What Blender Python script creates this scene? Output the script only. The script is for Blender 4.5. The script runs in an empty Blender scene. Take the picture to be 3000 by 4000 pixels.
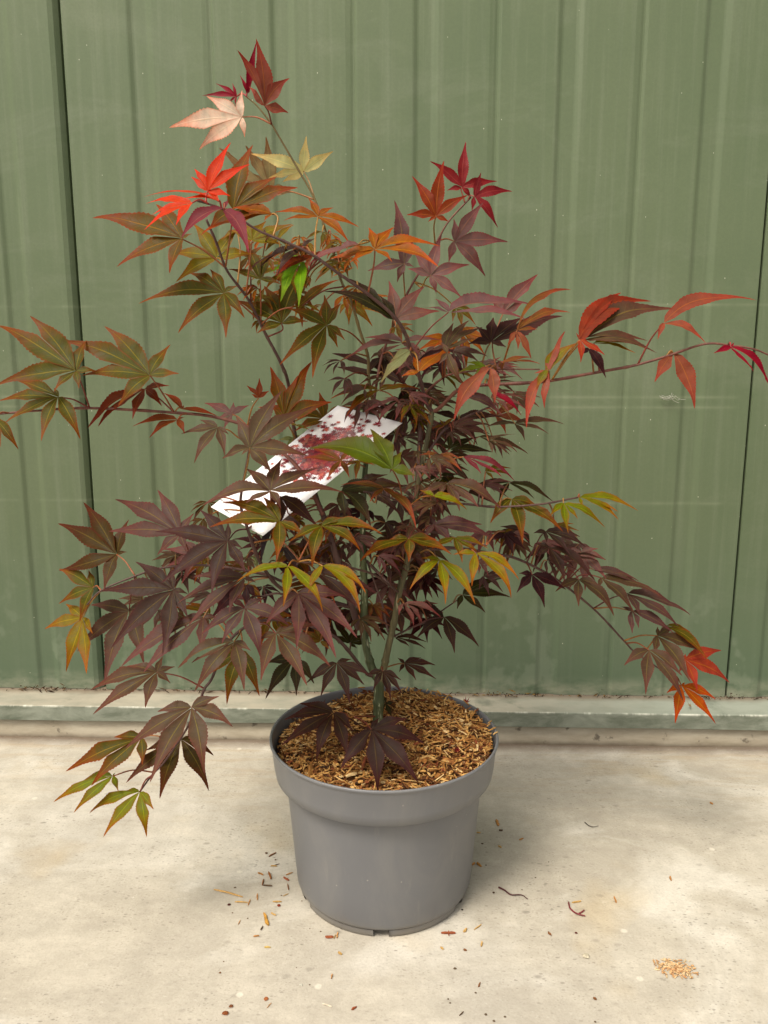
import bpy, math, random
from mathutils import Vector, Matrix, noise as mnoise
R = math.radians
random.seed(7)
scene = bpy.context.scene
col = scene.collection

# ------------------------------------------------------------------ camera
CAM = Vector((0.030, -0.956, 0.683))
F = 1671.0                      # focal length in pixels of a 1659 x 2212 picture
PITCH, YAW = R(10.2), R(1.8)
cd = bpy.data.cameras.new('camera'); cam = bpy.data.objects.new('camera', cd); col.objects.link(cam)
cd.sensor_fit = 'VERTICAL'; cd.sensor_height = 24.0; cd.lens = 24.0 * F / 2212.0
cd.clip_start = 0.02; cd.clip_end = 200
cam.location = CAM; cam.rotation_euler = (R(90) - PITCH, 0, YAW)
scene.camera = cam
CM = cam.rotation_euler.to_matrix()

# ------------------------------------------------------------------ sky, sun, exposure
SUN_EL, SUN_AZ = R(56), R(-141)      # azimuth the light comes from, clockwise from +Y
world = bpy.data.worlds.new('World'); scene.world = world; world.use_nodes = True
wn, wl = world.node_tree.nodes, world.node_tree.links
wn.clear()
sky = wn.new('ShaderNodeTexSky'); sky.sky_type = 'NISHITA'; sky.sun_disc = False
sky.sun_elevation = SUN_EL; sky.sun_rotation = SUN_AZ
sky.air_density = 1.0; sky.dust_density = 5.0; sky.ozone_density = 1.0
hs = wn.new('ShaderNodeHueSaturation'); hs.inputs['Saturation'].default_value = 0.28
tint = wn.new('ShaderNodeMixRGB'); tint.blend_type = 'MULTIPLY'; tint.inputs[0].default_value = 1.0
tint.inputs[2].default_value = (1.0, 0.955, 0.87, 1)
bg = wn.new('ShaderNodeBackground'); bg.inputs['Strength'].default_value = 0.105
out = wn.new('ShaderNodeOutputWorld')
wl.new(sky.outputs[0], hs.inputs['Color']); wl.new(hs.outputs[0], tint.inputs[1])
wl.new(tint.outputs[0], bg.inputs['Color']); wl.new(bg.outputs[0], out.inputs['Surface'])
sd = bpy.data.lights.new('sun', 'SUN'); sd.energy = 1.5; sd.angle = R(19); sd.color = (1.0, 0.915, 0.78)
sun = bpy.data.objects.new('sun', sd); col.objects.link(sun)
sdir = Vector((math.sin(SUN_AZ) * math.cos(SUN_EL), math.cos(SUN_AZ) * math.cos(SUN_EL), math.sin(SUN_EL)))
sun.rotation_euler = sdir.to_track_quat('Z', 'Y').to_euler(); sun.location = (0, -2, 4)
vs = scene.view_settings
vs.view_transform = 'Standard'; vs.look = 'None'; vs.gamma = 1; vs.use_curve_mapping = False
vs.exposure = 1.0

# ------------------------------------------------------------------ helpers
def lin(c):
    c = c / 255.0
    return c / 12.92 if c <= 0.04045 else ((c + 0.055) / 1.055) ** 2.4
def srgb(r, g, b, k=1.0):
    return (lin(r) * k, lin(g) * k, lin(b) * k)
def ray(px, py):                 # direction through a pixel of the 1659 x 2212 picture
    return (CM @ Vector((px - 829.5, 1106.0 - py, -F))).normalized()
def at_y(px, py, Y):
    d = ray(px, py); return CAM + d * ((Y - CAM.y) / d.y)
def at_z(px, py, Z):
    d = ray(px, py); return CAM + d * ((Z - CAM.z) / d.z)
def project(p):
    q = CM.transposed() @ (p - CAM)
    return (829.5 + F * q.x / -q.z, 1106.0 - F * q.y / -q.z)
CROP = {'X': (0, 0, 3000 / 1659), 'A': (300, 100, 1000 / 1659), 'B': (1200, 500, 1000 / 1659), 'C': (2000, 1000, 1000 / 1659),
        'D': (0, 1100, 1000 / 1659), 'E': (800, 1300, 1000 / 1659), 'F': (100, 1900, 1000 / 1659), 'G': (900, 2000, 1000 / 1659),
        'H': (1800, 1900, 1100 / 1659), 'J': (1000, 2600, 1000 / 1659), 'K': (200, 2650, 700 / 1659), 'M': (1300, 1000, 1000 / 1659),
        'N': (700, 2000, 800 / 1659), 'O': (700, 500, 800 / 1659), 'Q': (820, 1550, 800 / 1659), 'R': (1300, 2300, 500 / 1659),
        'S': (800, 3200, 600 / 1659), 'T': (1700, 3200, 700 / 1659), 'U': (1800, 2600, 1200 / 1659), 'V': (0, 2600, 1200 / 1659),
        'W': (0, 0, 3000 / 1659)}
def pic(crop, x, y):             # a measured point, to pixels of the 1659 x 2212 picture
    ox, oy, s = CROP[crop]; k = 1659 / 3000
    return ((ox + x * s) * k, (oy + y * s) * k)

def mesh_obj(name, verts, faces, mat, parent=None, origin=None, smooth=True, attrs=None, uvs=None):
    o0 = Vector(origin) if origin is not None else Vector((0, 0, 0))
    me = bpy.data.meshes.new(name)
    me.from_pydata([tuple(Vector(v) - o0) for v in verts], [], faces)
    if smooth:
        me.polygons.foreach_set('use_smooth', [True] * len(me.polygons))
    for an, vals in (attrs or {}).items():
        a = me.attributes.new(an, 'FLOAT_COLOR', 'POINT')
        flat = []
        for c in vals: flat += [c[0], c[1], c[2], 1.0]
        a.data.foreach_set('color', flat)
    if uvs:
        ul = me.uv_layers.new(name='UVMap')
        lv = [0] * len(me.loops); me.loops.foreach_get('vertex_index', lv)
        flat = []
        for i in lv: flat += uvs[i]
        ul.data.foreach_set('uv', flat)
    if mat: me.materials.append(mat)
    me.update()
    o = bpy.data.objects.new(name, me); col.objects.link(o)
    if parent is not None:
        o.parent = parent
        w = parent; base = Vector((0, 0, 0))
        while w is not None: base += w.location; w = w.parent
        o.location = o0 - base
    else:
        o.location = o0
    return o
def tag(o, label=None, cat=None, group=None, kind=None):
    if label: o['label'] = label
    if cat: o['category'] = cat
    if group: o['group'] = group
    if kind: o['kind'] = kind
    return o
def empty(name, loc, label, cat, group=None):
    o = bpy.data.objects.new(name, None); o.empty_display_size = 0.05; col.objects.link(o); o.location = loc
    return tag(o, label, cat, group)

class MB:
    """collects pieces into one mesh"""
    def __init__(s): s.v, s.f, s.c, s.c2, s.uv = [], [], [], [], []
    def add(s, vs, fs, cols=None, cols2=None, uvs=None):
        b = len(s.v); s.v += [Vector(v) for v in vs]; s.f += [tuple(i + b for i in f) for f in fs]
        if cols: s.c += cols
        if cols2: s.c2 += cols2
        if uvs: s.uv += uvs
    def build(s, name, mat, parent=None, origin=None, smooth=True):
        at = {}
        if s.c: at['col'] = s.c
        if s.c2: at['vein'] = s.c2
        return mesh_obj(name, s.v, s.f, mat, parent, origin, smooth, at, s.uv or None)

def smooth_path(pts, n=6):
    """Catmull-Rom through Vectors of any size"""
    res = []
    P = [pts[0] * 2 - pts[1]] + list(pts) + [pts[-1] * 2 - pts[-2]]
    for i in range(1, len(P) - 2):
        p0, p1, p2, p3 = P[i - 1], P[i], P[i + 1], P[i + 2]
        for k in range(n):
            t = k / n
            res.append(0.5 * ((2 * p1) + (p2 - p0) * t + (2 * p0 - 5 * p1 + 4 * p2 - p3) * t * t + (3 * p1 - p0 - 3 * p2 + p3) * t ** 3))
    res.append(P[-2].copy()); return res
def tube(path, radii, sides=8, wob=0.0):
    vs, fs = [], []
    n = len(path); up = Vector((0.31, 0.52, 0.79))
    for i, p in enumerate(path):
        d = (path[min(i + 1, n - 1)] - path[max(i - 1, 0)])
        d = d.normalized() if d.length > 1e-9 else Vector((0, 0, 1))
        a = d.cross(up)
        if a.length < 1e-3: a = d.cross(Vector((1, 0, 0)))
        a.normalize(); b = d.cross(a).normalized(); up = b.cross(d) * -1 if False else up
        r = radii[i] if hasattr(radii, '__len__') else radii
        for k in range(sides):
            an = 2 * math.pi * k / sides
            rr = r * (1 + wob * (mnoise.noise(p * 60 + Vector((k * 3.1, 0, 0)))))
            vs.append(p + a * (math.cos(an) * rr) + b * (math.sin(an) * rr))
    for i in range(n - 1):
        for k in range(sides):
            k2 = (k + 1) % sides
            fs.append((i * sides + k, i * sides + k2, (i + 1) * sides + k2, (i + 1) * sides + k))
    fs.append(tuple(range(sides - 1, -1, -1))); fs.append(tuple((n - 1) * sides + k for k in range(sides)))
    return vs, fs
def box(x0, x1, y0, y1, z0, z1):
    v = [(x0, y0, z0), (x1, y0, z0), (x1, y1, z0), (x0, y1, z0), (x0, y0, z1), (x1, y0, z1), (x1, y1, z1), (x0, y1, z1)]
    f = [(0, 3, 2, 1), (4, 5, 6, 7), (0, 1, 5, 4), (1, 2, 6, 5), (2, 3, 7, 6), (3, 0, 4, 7)]
    return v, f

# ------------------------------------------------------------------ materials
class NT:
    def __init__(s, name):
        s.m = bpy.data.materials.new(name); s.m.use_nodes = True
        s.t = s.m.node_tree; s.n = s.t.nodes; s.l = s.t.links
        s.b = s.n['Principled BSDF']; s.out = s.n['Material Output']
    def node(s, kind, **kw):
        nd = s.n.new(kind)
        for k, v in kw.items():
            if k in nd.inputs: 
                try: nd.inputs[k].default_value = v
                except Exception: s.l.new(v, nd.inputs[k])
            else: setattr(nd, k, v)
        return nd
    def link(s, a, b): s.l.new(a, b)
    def coords(s, scale=(1, 1, 1), kind='Object'):
        tc = s.n.new('ShaderNodeTexCoord'); mp = s.n.new('ShaderNodeMapping')
        mp.inputs['Scale'].default_value = scale; s.l.new(tc.outputs[kind], mp.inputs['Vector'])
        return mp.outputs[0]
    def noise(s, vec, scale, detail=4, rough=0.55, dist=0.0):
        nd = s.n.new('ShaderNodeTexNoise'); nd.inputs['Scale'].default_value = scale
        nd.inputs['Detail'].default_value = detail; nd.inputs['Roughness'].default_value = rough
        nd.inputs['Distortion'].default_value = dist
        s.l.new(vec, nd.inputs['Vector']); return nd.outputs['Fac']
    def ramp(s, fac, *stops):
        nd = s.n.new('ShaderNodeValToRGB'); e = nd.color_ramp.elements
        while len(e) < len(stops): e.new(0.5)
        for el, (p, c) in zip(e, stops):
            el.position = p; el.color = (c, c, c, 1) if not hasattr(c, '__len__') else (*c, 1)
        s.l.new(fac, nd.inputs[0]); return nd.outputs[0]
    def mix(s, fac, a, b, mode='MIX'):
        nd = s.n.new('ShaderNodeMixRGB'); nd.blend_type = mode
        for i, v in enumerate((fac, a, b)):
            if hasattr(v, 'is_output') or isinstance(v, bpy.types.NodeSocket): s.l.new(v, nd.inputs[i])
            elif i == 0: nd.inputs[0].default_value = v
            else: nd.inputs[i].default_value = (*v, 1)
        return nd.outputs[0]
    def math(s, op, a, b=None, clamp=False):
        nd = s.n.new('ShaderNodeMath'); nd.operation = op; nd.use_clamp = clamp
        for i, v in enumerate((a, b)):
            if v is None: continue
            if isinstance(v, bpy.types.NodeSocket): s.l.new(v, nd.inputs[i])
            else: nd.inputs[i].default_value = v
        return nd.outputs[0]
    def xyz(s, vec):
        nd = s.n.new('ShaderNodeSeparateXYZ'); s.l.new(vec, nd.inputs[0]); return nd.outputs
    def bump(s, h, strength, dist):
        nd = s.n.new('ShaderNodeBump'); nd.inputs['Strength'].default_value = strength; nd.inputs['Distance'].default_value = dist
        s.l.new(h, nd.inputs['Height']); s.l.new(nd.outputs[0], s.b.inputs['Normal'])
    def base(s, c):
        if isinstance(c, bpy.types.NodeSocket): s.l.new(c, s.b.inputs['Base Color'])
        else: s.b.inputs['Base Color'].default_value = (*c, 1)
    def rough(s, r, spec=0.3):
        if isinstance(r, bpy.types.NodeSocket): s.l.new(r, s.b.inputs['Roughness'])
        else: s.b.inputs['Roughness'].default_value = r
        s.b.inputs['Specular IOR Level'].default_value = spec

def mat_wall():
    m = NT('green_painted_metal')
    v = m.coords(); X, Y, Z = m.xyz(v)
    big = m.noise(v, 2.2, 5, 0.6)
    c = m.mix(m.ramp(big, (0.3, 0.0), (0.7, 1.0)), (0.089, 0.123, 0.065), (0.118, 0.149, 0.083))
    # vertical dirt and rain streaks
    sv = m.coords((26, 1, 0.9)); st = m.noise(sv, 2.0, 5, 0.65)
    c = m.mix(m.math('MULTIPLY', m.ramp(st, (0.50, 0.0), (0.78, 1.0)), 0.36), c, (0.20, 0.225, 0.160))
    sv2 = m.coords((60, 1, 1.4)); st2 = m.noise(sv2, 2.0, 4, 0.6)
    c = m.mix(m.math('MULTIPLY', m.ramp(st2, (0.52, 0.0), (0.75, 1.0)), 0.24), c, (0.085, 0.115, 0.068))
    sm_ = m.noise(m.coords((2.2, 1, 5)), 1.6, 6, 0.7, 0.8)
    c = m.mix(m.math('MULTIPLY', m.ramp(sm_, (0.52, 0.0), (0.70, 1.0)), 0.30), c, (0.178, 0.198, 0.140))
    c = m.mix(m.math('MULTIPLY', m.ramp(m.noise(v, 260, 3, 0.6), (0.40, 1.0), (0.60, 0.0)), 0.16), c, (0.07, 0.09, 0.055))
    # greener, damper paint low down, darkened further as painted plant shade; pale lime blotches
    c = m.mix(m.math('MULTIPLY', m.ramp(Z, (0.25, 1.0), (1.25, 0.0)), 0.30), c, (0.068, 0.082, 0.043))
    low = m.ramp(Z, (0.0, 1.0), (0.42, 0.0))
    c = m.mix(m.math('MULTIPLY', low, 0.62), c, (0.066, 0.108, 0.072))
    bl = m.noise(m.coords((17, 1, 12)), 1.0, 4, 0.55, 0.1)
    bf = m.math('MULTIPLY', m.ramp(bl, (0.57, 0.0), (0.63, 1.0)), m.ramp(Z, (0.06, 1.0), (0.36, 0.0)))
    c = m.mix(m.math('MULTIPLY', bf, 0.24), c, (0.25, 0.28, 0.21))
    dust = m.math('MULTIPLY', m.ramp(Z, (0.075, 1.0), (0.115, 0.0)), m.ramp(m.noise(m.coords((14, 1, 30)), 1.5, 5, 0.6), (0.35, 0.0), (0.65, 1.0)))
    c = m.mix(m.math('MULTIPLY', dust, 0.7), c, (0.30, 0.30, 0.22))
    # faint rubbed lines where the cross rails sit
    for z0 in (0.640, 0.622, 0.80, 0.448):
        zz = m.math('ABSOLUTE', m.math('SUBTRACT', Z, z0))
        ln = m.math('MULTIPLY', m.ramp(zz, (0.001, 1.0), (0.0042, 0.0)), m.ramp(m.noise(m.coords((5, 1, 1)), 1.3, 4, 0.7), (0.46, 0.0), (0.62, 1.0)))
        c = m.mix(m.math('MULTIPLY', ln, 0.24), c, (0.26, 0.28, 0.19))
    # pale splashes and chips
    sp = m.n.new('ShaderNodeTexVoronoi'); sp.inputs['Scale'].default_value = 1.0; sp.feature = 'F1'
    m.link(m.coords((64, 1, 40)), sp.inputs['Vector'])
    pick = m.math('GREATER_THAN', m.xyz(sp.outputs['Color'])[0], 0.70)
    dots = m.math('MULTIPLY', m.ramp(sp.outputs['Distance'], (0.03, 1.0), (0.06, 0.0)), pick)
    c = m.mix(m.math('MULTIPLY', dots, 0.7), c, (0.55, 0.55, 0.44))
    sp2 = m.n.new('ShaderNodeTexVoronoi'); sp2.inputs['Scale'].default_value = 1.0
    m.link(m.coords((75, 1, 9)), sp2.inputs['Vector'])
    pick2 = m.math('GREATER_THAN', m.xyz(sp2.outputs['Color'])[1], 0.85)
    drip = m.math('MULTIPLY', m.ramp(sp2.outputs['Distance'], (0.06, 1.0), (0.10, 0.0)), pick2)
    c = m.mix(m.math('MULTIPLY', drip, 0.75), c, (0.50, 0.52, 0.42))
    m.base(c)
    m.rough(m.ramp(big, (0.3, 0.5), (0.7, 0.66)), 0.32)
    fine = m.noise(v, 420, 2, 0.5)
    m.bump(fine, 0.10, 0.0012)
    return m.m
def mat_floor():
    m = NT('pale_concrete')
    v = m.coords(); X, Y, Z = m.xyz(v)
    n1 = m.noise(v, 2.6, 7, 0.62, 0.4)  # soft warm and grey patches: concrete mottling plus dappled light painted into the tone
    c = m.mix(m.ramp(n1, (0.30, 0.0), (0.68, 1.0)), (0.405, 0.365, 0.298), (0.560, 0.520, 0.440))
    n2 = m.noise(m.coords((1.2, 2.6, 1)), 6.5, 8, 0.7, 0.6)
    c = m.mix(m.math('MULTIPLY', m.ramp(n2, (0.44, 1.0), (0.62, 0.0)), 0.30), c, (0.270, 0.243, 0.200))
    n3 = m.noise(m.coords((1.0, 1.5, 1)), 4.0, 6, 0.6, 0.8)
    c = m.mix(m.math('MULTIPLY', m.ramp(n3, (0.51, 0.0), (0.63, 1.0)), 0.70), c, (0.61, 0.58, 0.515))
    n7 = m.noise(v, 1.7, 5, 0.55, 0.5)
    c = m.mix(m.math('MULTIPLY', m.ramp(n7, (0.50, 0.0), (0.68, 1.0)), 0.55), c, (0.34, 0.315, 0.275))
    n6 = m.noise(v, 34, 6, 0.7, 0.3)
    c = m.mix(m.math('MULTIPLY', m.ramp(n6, (0.40, 1.0), (0.60, 0.0)), 0.20), c, (0.22, 0.195, 0.155))
    # rusty ochre stains and trowel streaks along the wall
    n4 = m.noise(m.coords((3, 22, 1)), 2.2, 6, 0.65)
    near = m.ramp(Y, (0.10, 0.0), (0.36, 1.0))
    c = m.mix(m.math('MULTIPLY', m.math('MULTIPLY', m.ramp(n4, (0.48, 0.0), (0.66, 1.0)), near), 0.45), c, (0.36, 0.265, 0.155))
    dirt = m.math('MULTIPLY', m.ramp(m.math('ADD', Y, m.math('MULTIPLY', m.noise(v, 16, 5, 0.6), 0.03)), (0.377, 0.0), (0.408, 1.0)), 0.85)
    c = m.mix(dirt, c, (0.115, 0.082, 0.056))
    oc = m.noise(v, 5.0, 3, 0.5)
    c = m.mix(m.math('MULTIPLY', m.ramp(oc, (0.60, 0.0), (0.72, 1.0)), 0.35), c, (0.46, 0.35, 0.19))
    # small dark pits, drawn out along the trowel marks
    for sc_, pk, d0, k in (((95, 190, 1), 0.66, 0.15, 0.5), ((210, 380, 1), 0.60, 0.18, 0.42), ((38, 62, 1), 0.84, 0.10, 0.45)):
        vo = m.n.new('ShaderNodeTexVoronoi'); vo.inputs['Scale'].default_value = 1.0; m.link(m.coords(sc_), vo.inputs['Vector'])
        pick = m.math('GREATER_THAN', m.xyz(vo.outputs['Color'])[0], pk)
        d = m.math('MULTIPLY', m.ramp(vo.outputs['Distance'], (d0, 1.0), (d0 + 0.14, 0.0)), pick)
        gate = m.ramp(m.noise(v, 7, 3, 0.6), (0.40, 0.15), (0.60, 1.0))
        c = m.mix(m.math('MULTIPLY', m.math('MULTIPLY', d, gate), k), c, (0.115, 0.10, 0.082))
    vo = m.n.new('ShaderNodeTexVoronoi'); vo.inputs['Scale'].default_value = 1.0; m.link(m.coords((30, 34, 1)), vo.inputs['Vector'])
    d = m.math('MULTIPLY', m.ramp(vo.outputs['Distance'], (0.09, 1.0), (0.15, 0.0)), m.math('GREATER_THAN', m.xyz(vo.outputs['Color'])[2], 0.985))
    c = m.mix(m.math('MULTIPLY', d, 0.5), c, (0.70, 0.66, 0.56))
    g1 = m.noise(v, 330, 3, 0.65); g2 = m.noise(m.coords((1, 1.6, 1)), 120, 4, 0.7)
    c = m.mix(m.math('MULTIPLY', m.ramp(g1, (0.36, 1.0), (0.52, 0.0)), 0.16), c, (0.20, 0.18, 0.15))
    c = m.mix(m.math('MULTIPLY', m.ramp(g2, (0.60, 0.0), (0.72, 1.0)), 0.30), c, (0.66, 0.63, 0.56))
    c = m.mix(m.math('MULTIPLY', m.ramp(g2, (0.27, 1.0), (0.36, 0.0)), 0.45), c, (0.16, 0.14, 0.115))
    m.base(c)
    m.rough(m.ramp(n2, (0.35, 0.62), (0.65, 0.85)), 0.25)
    m.bump(m.math('ADD', m.math('MULTIPLY', n6, 0.6), m.noise(v, 160, 4, 0.6)), 0.18, 0.004)
    return m.m
def mat_plinth():
    m = NT('worn_concrete_edge')
    v = m.coords(); X, Y, Z = m.xyz(v)
    n1 = m.noise(m.coords((3, 3, 12)), 3, 6, 0.65)
    c = m.mix(m.ramp(n1, (0.3, 0.0), (0.7, 1.0)), (0.26, 0.225, 0.165), (0.43, 0.39, 0.31))
    n2 = m.noise(v, 40, 4, 0.6)
    c = m.mix(m.math('MULTIPLY', m.ramp(n2, (0.62, 0.0), (0.70, 1.0)), 0.7), c, (0.06, 0.045, 0.035))
    dirt = m.ramp(m.math('ADD', Z, m.math('MULTIPLY', m.noise(v, 25, 4, 0.6), 0.012)), (0.004, 1.0), (0.014, 0.0))
    c = m.mix(m.math('MULTIPLY', dirt, 0.8), c, (0.10, 0.07, 0.048))
    m.base(c); m.rough(0.85, 0.2); m.bump(n2, 0.4, 0.004)
    return m.m
def mat_sill():
    m = NT('weathered_green_flashing')
    v = m.coords(); X, Y, Z = m.xyz(v)
    n1 = m.noise(m.coords((6, 6, 14)), 2.2, 7, 0.68, 0.4)
    c = m.mix(m.ramp(n1, (0.36, 0.0), (0.62, 1.0)), (0.112, 0.128, 0.096), (0.225, 0.245, 0.200))
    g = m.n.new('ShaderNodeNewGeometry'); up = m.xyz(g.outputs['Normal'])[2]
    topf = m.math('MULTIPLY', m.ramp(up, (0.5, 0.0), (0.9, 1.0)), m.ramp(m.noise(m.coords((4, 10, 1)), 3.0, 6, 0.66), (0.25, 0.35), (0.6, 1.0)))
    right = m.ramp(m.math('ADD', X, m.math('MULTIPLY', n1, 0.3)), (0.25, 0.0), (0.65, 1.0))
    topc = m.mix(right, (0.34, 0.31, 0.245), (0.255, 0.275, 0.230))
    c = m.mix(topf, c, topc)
    ed = m.math('MULTIPLY', m.ramp(m.math('ABSOLUTE', m.math('SUBTRACT', Z, 0.0665)), (0.0003, 1.0), (0.0012, 0.0)), m.ramp(m.noise(m.coords((9, 1, 1)), 2.5, 5, 0.7), (0.48, 0.0), (0.6, 1.0)))
    ed = m.math('MULTIPLY', ed, m.ramp(Y, (0.3915, 1.0), (0.3935, 0.0)))
    c = m.mix(m.math('MULTIPLY', ed, 0.75), c, (0.62, 0.62, 0.54))
    dk = m.math('MULTIPLY', m.ramp(m.noise(m.coords((7, 7, 9)), 2.0, 5, 0.6), (0.56, 0.0), (0.66, 1.0)), 0.5)
    c = m.mix(dk, c, (0.075, 0.095, 0.068))
    br = m.ramp(m.math('ADD', Y, m.math('MULTIPLY', m.noise(v, 22, 5, 0.6), 0.02)), (0.445, 0.0), (0.462, 1.0))
    c = m.mix(m.math('MULTIPLY', br, 0.75), c, (0.135, 0.09, 0.055))
    m.base(c); m.rough(0.6, 0.3); m.bump(n1, 0.2, 0.002)
    return m.m
def mat_pot():
    m = NT('grey_plastic')
    v = m.coords(); X, Y, Z = m.xyz(v)
    n = m.noise(m.coords((1, 1, 0.5)), 9, 4, 0.55)
    c = m.mix(m.ramp(n, (0.3, 0.0), (0.7, 1.0)), (0.124, 0.127, 0.137), (0.142, 0.144, 0.152))
    vo = m.n.new('ShaderNodeTexVoronoi'); vo.inputs['Scale'].default_value = 75; m.link(v, vo.inputs['Vector'])
    d = m.math('MULTIPLY', m.ramp(vo.outputs['Distance'], (0.05, 1.0), (0.10, 0.0)), m.math('GREATER_THAN', m.xyz(vo.outputs['Color'])[0], 0.80))
    c = m.mix(m.math('MULTIPLY', d, 0.5), c, (0.42, 0.39, 0.33))
    du = m.noise(m.coords((1.5, 1.5, 0.7)), 7, 7, 0.68, 0.6)
    c = m.mix(m.math('MULTIPLY', m.ramp(du, (0.48, 0.0), (0.72, 1.0)), 0.30), c, (0.235, 0.225, 0.205))
    c = m.mix(m.math('MULTIPLY', m.ramp(m.noise(m.coords((50, 50, 9)), 1.0, 5, 0.7), (0.60, 0.0), (0.70, 1.0)), 0.22), c, (0.25, 0.235, 0.21))
    low = m.math('MULTIPLY', m.ramp(m.math('ADD', Z, m.math('MULTIPLY', m.noise(v, 30, 5, 0.6), 0.03)), (0.018, 1.0), (0.038, 0.0)), 0.45)
    c = m.mix(low, c, (0.20, 0.165, 0.115))
    m.base(c); m.rough(m.ramp(n, (0.3, 0.36), (0.7, 0.46)), 0.45)
    m.bump(m.noise(v, 900, 2, 0.5), 0.05, 0.0006)
    return m.m
def mat_attr(name, rough=0.8, spec=0.2, nscale=300, bump=0.3, streak=None):
    m = NT(name)
    a = m.n.new('ShaderNodeAttribute'); a.attribute_name = 'col'
    n = m.noise(m.coords(), nscale, 4, 0.6)
    c = m.mix(m.ramp(n, (0.25, 0.45), (0.7, 1.0)), (0, 0, 0), a.outputs['Color'])
    m.base(c); m.rough(rough, spec); m.bump(n, bump, 0.001)
    return m.m
def mat_leaf():
    m = NT('maple_leaf')
    a = m.n.new('ShaderNodeAttribute'); a.attribute_name = 'col'
    ve = m.n.new('ShaderNodeAttribute'); ve.attribute_name = 'vein'
    uv = m.n.new('ShaderNodeUVMap'); uv.uv_map = 'UVMap'
    U, V, _ = m.xyz(uv.outputs[0])
    u = m.math('ABSOLUTE', U)
    mid = m.ramp(u, (0.03, 1.0), (0.09, 0.0))
    sec = m.math('ABSOLUTE', m.math('SINE', m.math('MULTIPLY', m.math('SUBTRACT', V, m.math('MULTIPLY', u, 0.085)), 34.0)))
    secf = m.math('MULTIPLY', m.ramp(sec, (0.06, 1.0), (0.20, 0.0)), m.ramp(u, (0.5, 1.0), (0.95, 0.0)))
    v = m.coords()
    n = m.noise(v, 70, 5, 0.6)
    n2 = m.noise(v, 420, 3, 0.6)
    c = m.mix(0.45, a.outputs['Color'], m.mix(m.ramp(n, (0.3, 0.35), (0.7, 1.35)), (0, 0, 0), a.outputs['Color']), 'MIX')
    nd = m.n.new('ShaderNodeMixRGB'); nd.blend_type = 'MULTIPLY'; nd.inputs[0].default_value = 1
    m.link(a.outputs['Color'], nd.inputs[1])
    m.link(m.ramp(n, (0.28, 0.62), (0.72, 1.0)), nd.inputs[2]); c = nd.outputs[0]
    n4 = m.noise(v, 34, 4, 0.6)
    md = m.n.new('ShaderNodeMixRGB'); md.blend_type = 'MULTIPLY'; m.link(m.math('MULTIPLY', m.ramp(n4, (0.42, 0.0), (0.66, 1.0)), 0.5), md.inputs[0])
    m.link(c, md.inputs[1]); md.inputs[2].default_value = (1.15, 0.84, 0.75, 1); c = md.outputs[0]
    c = m.mix(m.math('MULTIPLY', m.ramp(m.noise(v, 190, 3, 0.55), (0.70, 0.0), (0.76, 1.0)), 0.55), c, (0.05, 0.028, 0.014))
    c = m.mix(m.math('MULTIPLY', secf, 0.16), c, ve.outputs['Color'])
    c = m.mix(m.math('MULTIPLY', mid, 0.75), c, ve.outputs['Color'])
    sat = m.n.new('ShaderNodeHueSaturation'); sat.inputs['Saturation'].default_value = 1.06; m.link(c, sat.inputs['Color']); c = sat.outputs[0]
    m.base(c); m.rough(m.ramp(n, (0.3, 0.42), (0.7, 0.60)), 0.15)
    h = m.math('ADD', m.math('MULTIPLY', m.math('SUBTRACT', 1.0, m.math('MAXIMUM', mid, m.math('MULTIPLY', secf, 0.6))), 0.8), m.math('MULTIPLY', n2, 0.35))
    m.bump(h, 0.35, 0.0012)
    tr = m.n.new('ShaderNodeBsdfTranslucent'); hsn = m.n.new('ShaderNodeHueSaturation')
    hsn.inputs['Saturation'].default_value = 1.2; hsn.inputs['Value'].default_value = 1.35
    m.link(c, hsn.inputs['Color']); m.link(hsn.outputs[0], tr.inputs['Color'])
    ms = m.n.new('ShaderNodeMixShader'); ms.inputs[0].default_value = 0.32
    m.link(m.b.outputs[0], ms.inputs[1]); m.link(tr.outputs[0], ms.inputs[2]); m.link(ms.outputs[0], m.out.inputs['Surface'])
    return m.m
def mat_bark(name, a, b, s, speck):
    m = NT(name)
    n = m.noise(m.coords((120, 120, 16)), 1.0, 4, 0.6)
    c = m.mix(m.ramp(n, (0.35, 0.0), (0.65, 1.0)), a, b)
    n2 = m.noise(m.coords((210, 210, 28)), 1.0, 3, 0.6)
    c = m.mix(m.math('MULTIPLY', m.ramp(n2, (0.60, 0.0), (0.66, 1.0)), s), c, speck)
    m.base(c); m.rough(0.55, 0.35); m.bump(n, 0.5, 0.001)
    return m.m
def mat_plain(name, c, rough=0.6, spec=0.3, nscale=120, var=0.75):
    m = NT(name)
    n = m.noise(m.coords(), nscale, 4, 0.6)
    m.base(m.mix(m.ramp(n, (0.3, 0.0), (0.7, 1.0)), tuple(x * var for x in c), c)); m.rough(rough, spec); m.bump(n, 0.15, 0.001)
    return m.m

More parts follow.
